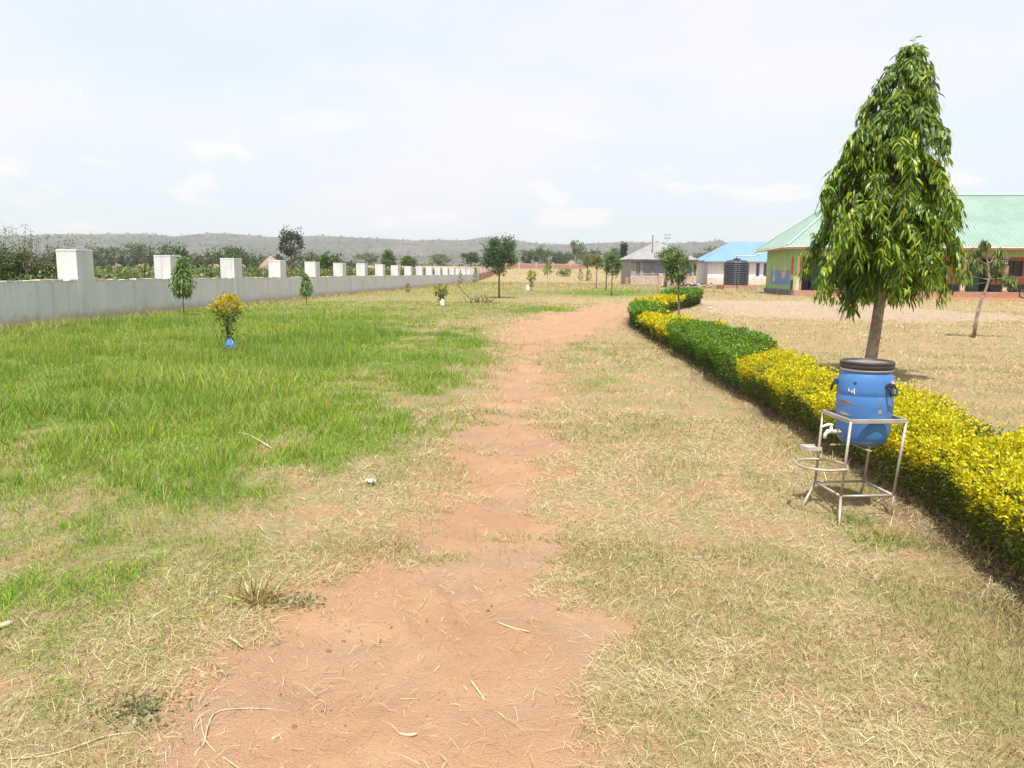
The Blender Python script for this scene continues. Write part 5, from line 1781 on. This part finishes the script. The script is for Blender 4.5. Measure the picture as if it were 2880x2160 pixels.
# ------------------------------------------------------------------ grass
def blade_arrays(P, az, lean, L, W, col, rng, segs=2):
    n = len(P)
    h = np.stack([np.cos(az), np.sin(az), np.zeros(n)], -1)
    w = np.stack([-np.sin(az), np.cos(az), np.zeros(n)], -1) * (W * 0.5)[:, None]
    tw = rng.uniform(0, math.pi, n)
    w = w * np.cos(tw)[:, None] + h * (np.sin(tw) * W * 0.5)[:, None]
    upv = np.array([0, 0, 1.0])
    d1 = h * np.sin(lean)[:, None] + upv * np.cos(lean)[:, None]
    l2 = np.minimum(lean + rng.uniform(0.15, 0.8, n), 1.72)
    d2 = h * np.sin(l2)[:, None] + upv * np.cos(l2)[:, None]
    if segs == 1:
        tip = P + d1 * L[:, None]
        V = np.stack([P - w, P + w, tip], 1).reshape(-1, 3)
        i = np.arange(n) * 3
        return V, np.stack([i, i + 1, i + 2], -1), np.repeat(col, 3, 0)
    m = P + d1 * (L * 0.5)[:, None]
    tip = m + d2 * (L * 0.5)[:, None]
    V = np.stack([P - w, P + w, m - w * 0.8, m + w * 0.8, tip], 1).reshape(-1, 3)
    i = np.arange(n) * 5
    T = np.concatenate([np.stack([i, i + 1, i + 3], -1), np.stack([i, i + 3, i + 2], -1), np.stack([i + 2, i + 3, i + 4], -1)])
    return V, T, np.repeat(col, 5, 0)


def ring_points(a, b, dens, rng, half=41.0):
    area = math.radians(2 * half) / 2 * (b * b - a * a)
    n = int(area * dens)
    d = np.sqrt(rng.uniform(0, 1, n) * (b * b - a * a) + a * a)
    t = np.radians(rng.uniform(-half, half, n))
    return d * np.sin(t), d * np.cos(t), d


def hedge_gap(x, y):
    hx = np.interp(y, HP[:, 1], HP[:, 0])
    return np.abs(x - hx)


DRY = [(0.50, 0.40, 0.215), (0.58, 0.48, 0.28), (0.42, 0.325, 0.17), (0.34, 0.265, 0.13), (0.62, 0.54, 0.34)]
OLIVE_BLADE = [(0.25, 0.245, 0.085), (0.31, 0.295, 0.11), (0.20, 0.21, 0.065), (0.36, 0.32, 0.14)]
LUSH_BLADE = [(0.19, 0.32, 0.022), (0.25, 0.38, 0.034), (0.16, 0.28, 0.02), (0.34, 0.43, 0.08), (0.11, 0.21, 0.02)]


def short_turf():
    rng = np.random.default_rng(77)
    Vs, Ts, Cs = [], [], []
    base = 0
    for a, b, dens, segs in ((1.3, 4.5, 11500, 2), (4.5, 9.0, 3600, 2), (9.0, 18.0, 900, 1), (18.0, 42.0, 165, 1), (42.0, 125.0, 20, 1), (125.0, 235.0, 3.2, 1)):
        x, y, d = ring_points(a, b, dens, rng)
        pm, lm = m_path(x, y), m_lush(x, y)
        yd, sp = m_yard(x, y)
        cl = m_clump(x, y)
        g2 = fbm(x * 1.6 + 9, y * 1.6, 47, 4)
        wallx = WX0 + WALL_S * (y - WY0)
        fine = fbm(x * 3.1, y * 3.1, 53, 3)
        pm = sstep(0.30, 1.0, pm)
        edge = sstep(pm * 0.85 - 0.24, pm * 0.85 + 0.12, (0.55 * fine + 0.45 * cl) * 0.80 + 0.12 * (1 - pm))
        keep = rng.uniform(0, 1, len(x)) < np.clip(edge * (0.10 + 0.75 * sstep(0.33, 0.56, cl) + 0.6 * sstep(0.36, 0.56, fine)) + 0.045, 0, 1)
        keep &= rng.uniform(0, 1, len(x)) > np.maximum(yd * 0.93, sp)
        keep &= (x > wallx + 0.1)
        keep &= ~((y > 60.4 - 0.1 * (x - 21.3) - 0.6) & (x > 20.8) & (y < 72))
        keep &= (hedge_gap(x, y) > 0.26) | (y > 43)
        x, y, d, lm, cl, g2, pm = (v[keep] for v in (x, y, d, lm, cl, g2, pm))
        n = len(x)
        green = np.clip(sstep(0.44, 0.62, g2) * 0.65 + lm * 0.9 + 0.06 + 0.42 * sstep(-0.4, -2.0, x) * sstep(2.2, 3.6, y) + 0.25 * sstep(2.0, -2.0, x) * sstep(20, 28, y), 0, 1)
        # leafier strip along the foot of the hedge and at the bottom left of the turf
        green = np.clip(green + 0.35 * np.exp(-((hedge_gap(x, y) - 0.75) / 0.35) ** 2) * (y < 12), 0, 1)
        green = np.where(d > 50, np.clip(green + 0.45, 0, 1), green)
        isg = rng.uniform(0, 1, n) < green
        col = np.where(isg[:, None], pick(OLIVE_BLADE, n, rng), pick(DRY, n, rng))
        vivid = rng.uniform(0, 1, n) < np.clip(lm * 0.9 + 0.32 * sstep(-0.7, -2.0, x) * sstep(2.4, 3.6, y), 0, 1)
        col = np.where(vivid[:, None], pick(LUSH_BLADE, n, rng), col)
        L = np.where(isg, 0.045 * np.exp(rng.normal(size=n) * 0.35), 0.052 * np.exp(rng.normal(size=n) * 0.42)) * (1 + 0.014 * d) * np.where(d > 55, 1.15, 1.0)
        lean = np.where(isg | (d > 55), rng.uniform(0.2, 1.15, n), rng.uniform(0.75, 1.62, n))
        W = np.maximum(rng.uniform(0.0012, 0.0028, n), d * 0.00058 * rng.uniform(0.5, 1.4, n))
        az = rng.uniform(0, 6.283, n) + 0.0
        z = ground_z(x, y) + np.where(lean > 1.3, rng.uniform(0.002, 0.022, n), -0.004)
        V, T, c = blade_arrays(np.stack([x, y, z], -1), az, lean, L, W, col, rng, segs)
        Vs.append(V)
        Ts.append(T + base)
        Cs.append(c)
        base += len(V)
    o = link('dry_grass', np_mesh('dry_grass', np.concatenate(Vs), np.concatenate(Ts), np.concatenate(Cs)), STRAW)
    tag(o, 'short straw coloured turf and dead grass over the compound ground', 'grass', None, 'stuff')


short_turf()


def lush_grass():
    rng = np.random.default_rng(78)
    Vs, Ts, Cs = [], [], []
    base = 0
    for a, b, dens, segs in ((4.0, 12.0, 2400, 2), (12.0, 20.0, 1450, 1), (20.0, 34.0, 520, 1), (34.0, 80.0, 36, 1)):
        x, y, d = ring_points(a, b, dens, rng)
        lm = m_lush(x, y)
        tuft = fbm(x * 1.3, y * 1.3, 88, 4)
        wallx = WX0 + WALL_S * (y - WY0)
        keep = (rng.uniform(0, 1, len(x)) < lm * np.clip(0.5 + 1.4 * sstep(0.30, 0.55, tuft), 0, 1)) & (x > wallx + 0.08)
        keep &= rng.uniform(0, 1, len(x)) > m_path(x, y)
        x, y, d, lm, tuft = (v[keep] for v in (x, y, d, lm, tuft))
        n = len(x)
        if n == 0:
            continue
        L = (0.04 + 0.115 * sstep(0.35, 0.65, tuft)) * np.exp(rng.normal(size=n) * 0.38) * (0.14 + 0.95 * lm ** 1.8)
        stalk = rng.uniform(0, 1, n) < 0.035
        L = np.where(stalk, L * 1.7, L)
        L = L * np.where(y > 34, 0.7, 1.0)
        dryk = rng.uniform(0, 1, n) < 0.13 + 0.45 * sstep(0.75, 0.3, lm) + 0.30 * sstep(wallx[keep] + 2.6, wallx[keep] + 0.4, x)
        col = np.where(dryk[:, None], pick(DRY[:3] + OLIVE_BLADE, n, rng), pick(LUSH_BLADE, n, rng))
        hue = fbm(x * 0.45, y * 0.45, 64, 3)[:, None] - 0.5
        col = np.clip(col * (1 + hue * np.array([0.9, 0.35, 0.6])), 0.003, 0.9)
        col = np.where(stalk[:, None], pick([(0.42, 0.40, 0.16), (0.5, 0.44, 0.22)], n, rng), col)
        W = np.maximum(0.003, d * 0.00050) * rng.uniform(0.6, 1.5, n) * np.where(stalk, 0.6, 1)
        V, T, c = blade_arrays(np.stack([x, y, ground_z(x, y) - 0.01], -1), rng.uniform(0, 6.283, n), rng.uniform(0.05, 0.75, n), L, W, col, rng, segs)
        Vs.append(V)
        Ts.append(T + base)
        Cs.append(c)
        base += len(V)
    # ungrazed stalks against the foot of the wall
    n = 9000
    y = 19 + 95 * rng.uniform(0, 1, n) ** 1.4
    x = WX0 + WALL_S * (y - WY0) + 0.05 + np.abs(rng.normal(size=n)) * 0.35
    L = rng.uniform(0.08, 0.30, n) * (0.3 + 0.9 * fbm(y * 0.8, x, 12))
    W = np.maximum(0.004, y * 0.0005)
    V, T, c = blade_arrays(np.stack([x, y, ground_z(x, y) - 0.01], -1), rng.uniform(0, 6.283, n), rng.uniform(0.0, 0.6, n), L, W, pick(DRY + OLIVE_BLADE, n, rng), rng, 2)
    Vs.append(V)
    Ts.append(T + base)
    Cs.append(c)
    o = link('lush_grass', np_mesh('lush_grass', np.concatenate(Vs), np.concatenate(Ts), np.concatenate(Cs)), BLADE)
    tag(o, 'tall lush green grass between the wall and the worn track', 'grass', None, 'stuff')


lush_grass()


def straw_litter():
    """long dead stalks lying across turf and track"""
    rng = np.random.default_rng(79)
    x, y, d = ring_points(1.4, 9.0, 130, rng)
    pm = m_path(x, y)
    keep = (rng.uniform(0, 1, len(x)) < 1 - 0.90 * sstep(0.2, 0.9, pm)) & (hedge_gap(x, y) > 0.3) & (m_lush(x, y) < 0.5)
    x, y, d = x[keep], y[keep], d[keep]
    n = len(x)
    az = rng.uniform(0, 6.283, n)
    P = np.stack([x, y, ground_z(x, y) + rng.uniform(0.004, 0.03, n)], -1)
    L = rng.uniform(0.05, 0.17, n)
    V, T, c = blade_arrays(P, az, rng.uniform(1.40, 1.58, n), L, rng.uniform(0.0014, 0.0028, n), pick([(0.52, 0.42, 0.25), (0.56, 0.47, 0.29), (0.42, 0.31, 0.17)], n, rng), rng, 2)
    o = link('straw', np_mesh('straw', V, T, c), STRAW)
    tag(o, 'long pale straw stalks strewn over the near ground', 'straw', None, 'stuff')


straw_litter()


# ------------------------------------------------------------------ small things on the ground
def grit():
    rng = np.random.default_rng(80)
    x, y, d = ring_points(1.4, 8.0, 300, rng)
    keep = (m_path(x, y) > 0.4)
    x, y, d = x[keep], y[keep], d[keep]
    n = len(x)
    s = 0.0028 * np.exp(rng.normal(size=n) * 0.5) * (1 + 1.2 * (rng.uniform(0, 1, n) > 0.985))
    base = np.array([(1, 0, 0), (-0.5, 0.87, 0), (-0.5, -0.87, 0), (0.1, 0, 0.8)])
    V = (base[None] * s[:, None, None] * rng.uniform(0.7, 1.3, (n, 4, 1)) + np.stack([x, y, ground_z(x, y)], -1)[:, None, :]).reshape(-1, 3)
    i = np.arange(n) * 4
    T = np.concatenate([np.stack([i, i + 1, i + 3], -1), np.stack([i + 1, i + 2, i + 3], -1), np.stack([i + 2, i, i + 3], -1)])
    col = np.repeat(pick([(0.33, 0.17, 0.10), (0.24, 0.12, 0.07), (0.4, 0.26, 0.17)], n, rng), 4, 0)
    o = link('gravel', np_mesh('gravel', V, T, col), STRAW)
    tag(o, 'fine reddish crumbs of earth scattered on the track', 'gravel', None, 'stuff')


grit()
CLOD = surf('red earth clod', (0.27, 0.135, 0.08), 0.95, 0.25, 20, None, 1, 0.5, None, 0.6, 60)
for lab, px, py, s in (('round red brown clod on the near left of the track', 924, 1813, 0.017), ('smaller clod beside the round red brown one', 965, 1785, 0.011), ('dark flat clod low on the track centre', 825, 2025, 0.018),
                       ('little dark pebble on the track middle', 1322, 1697, 0.012), ('pair like dark crumb at the grass edge of the track', 1420, 1635, 0.015), ('reddish clod in the straw on the lower left', 240, 1830, 0.02)):
    b = on_ground(px, py)
    me = ROCKS[px % 5].copy()
    me.materials.clear()
    o = link('earth_clod', me, CLOD)
    o.location = (b[0], b[1], b[2] + s * 0.5)
    o.scale = (s, s * 0.9, s * 0.8)
    o.rotation_euler = (0.2, 0.1, px * 0.7)
    tag(o, lab, 'clod')
PAPER = surf('dirty white plastic scrap', (0.50, 0.48, 0.44), 0.6, 0.12, 30)


def scrap(label, px, py, w, seed, col=None, name='plastic_scrap', cat='litter'):
    rg = np.random.default_rng(seed)
    b = on_ground(px, py)
    n = 6
    V, F = [], []
    for i in range(n):
        for j in range(n):
            V.append(((i / 5 - 0.5) * w + rg.normal() * w * 0.06, (j / 5 - 0.5) * w * 0.55 + rg.normal() * w * 0.06, 0.01 + abs(rg.normal()) * w * 0.22))
    for i in range(n - 1):
        for j in range(n - 1):
            F.append((i * n + j, (i + 1) * n + j, (i + 1) * n + j + 1, i * n + j + 1))
    o = MB().add(V, F).build(name, col or PAPER, None)
    sm = o.modifiers.new('thickness', 'SOLIDIFY')
    sm.thickness = 0.002
    o.location = (b[0], b[1], b[2] + 0.02)
    o.rotation_euler = (0, 0, seed)
    tag(o, label, cat)


scrap('crumpled white scrap on the turf at the edge of the green grass', 1043, 1362, 0.09, 2)
scrap('scrap of pale paper lying on the yard behind the hedge', 1995, 870, 0.26, 4)
PALE_STICK = surf('pale dry stalk', (0.46, 0.37, 0.24), 0.8, 0.15, 30)
for lab, pts, r in (('pale bent stick lying in the green grass edge', [(672, 1222), (705, 1233), (765, 1265)], 0.010),
                    ('stout grey stick poking in at the left edge on the turf', [(-40, 1775), (0, 1768), (38, 1758)], 0.014),
                    ('flat pale husk on the lower middle of the track', [(1122, 2048), (1150, 2054), (1172, 2052)], 0.006),
                    ('long thin stalk on bare earth at the lower left of the track', [(560, 1990), (580, 2065), (640, 2120), (700, 2160)], 0.0022),
                    ('curved dead stalk on the bare earth at the lower left', [(570, 2075), (600, 1990), (680, 1978), (780, 1975)], 0.0022),
                    ('pale broken stalk beside the straw patch on the right track edge', [(1325, 1905), (1345, 1930), (1365, 1960)], 0.004),
                    ('short straight stalk on the middle of the track', [(1125, 1950), (1180, 1952)], 0.003),
                    ('pale twig end at the left border of bare earth', [(645, 1790), (665, 1800), (682, 1812)], 0.006),
                    ('pale forked stalk across the middle of the track', [(1395, 1740), (1440, 1760), (1490, 1770)], 0.004),
                    ('long pale stalk at the foot of the picture on the lower left', [(20, 2130), (150, 2110), (290, 2060), (380, 2045)], 0.0028)):
    q = [Vector(on_ground(*p)) for p in pts]
    if len(q) > 2:                          # bend the stalk smoothly
        ext = [q[0] * 2 - q[1]] + q + [q[-1] * 2 - q[-2]]
        fineq = []
        for k_ in range(1, len(ext) - 2):
            p0, p1, p2, p3 = ext[k_ - 1:k_ + 3]
            for t_ in (0, 0.25, 0.5, 0.75):
                fineq.append(0.5 * (2 * p1 + (p2 - p0) * t_ + (2 * p0 - 5 * p1 + 4 * p2 - p3) * t_ ** 2 + (3 * p1 - p0 - 3 * p2 + p3) * t_ ** 3))
        q = fineq + [q[-1]]
    o = MB().tube([(x, y, z + 0.012 + r) for x, y, z in q], [r] * (len(q) - 1) + [r * 0.5], 6).build('dry_stalk', PALE_STICK, None, True)
    tag(o, lab, 'stick', 'dead sticks on the ground')


# leafy weeds at the edge of the track
def weed(label, px, py, w, n, seed, cols, h=0.06, leaf=0.035, ratio=0.42):
    rng = np.random.default_rng(seed)
    b = on_ground(px, py)
    root = empty('weed', b, 0, label, 'weed')
    P = np.stack([rng.normal(size=n) * w * 0.3, rng.normal(size=n) * w * 0.22, rng.uniform(0.005, h, n)], -1)
    D = unit(rng.normal(size=(n, 3)) + np.array([0, 0, 0.5]))
    L = leaf * rng.uniform(0.6, 1.3, n)
    V, T, cc = leaf_arrays(P, D, L, L * ratio, pick(cols, n, rng), rng)
    link('leaves', np_mesh('leaves', V, T, cc), LEAF, root)


WEED = [(0.23, 0.25, 0.11), (0.30, 0.31, 0.17), (0.18, 0.20, 0.08), (0.36, 0.34, 0.2)]
weed('grey green leafy weed patch by the bare earth at the lower left', 385, 1985, 0.26, 420, 1, WEED, 0.035, 0.026)
weed('small dark green weed at the left border of the worn track', 835, 1690, 0.2, 160, 2, WEED, 0.035, 0.028)
weed('spiky grass tuft standing at the left border of the worn track', 718, 1690, 0.14, 260, 3, OLIVE_BLADE + DRY, 0.02, 0.13, 0.05)
weed('fresh green weed tuft beneath the barrel stand', 2395, 1470, 0.30, 420, 4, OLIVE_BLADE + LUSH_BLADE[2:3], 0.02, 0.06, 0.09)
weed('yellowish green grass tuft left of the foot of the hedge', 2480, 1530, 0.35, 420, 5, OLIVE_BLADE + LUSH_BLADE[2:4], 0.02, 0.07, 0.09)

# ------------------------------------------------------------------ air
HZ = MB().box(-3300, 3300, -300, 3150, -12, 128)
hz = HZ.build('haze', None)
hm, nt, out = new_mat('thin haze')
pv = node(nt, 'ShaderNodeVolumePrincipled')
pv.inputs['Color'].default_value = (0.97, 0.98, 1.0, 1)
pv.inputs['Density'].default_value = 0.00030
pv.inputs['Anisotropy'].default_value = 0.2
nt.links.new(pv.outputs[0], out.inputs['Volume'])
hz.data.materials.append(hm)
tag(hz, kind='stuff')
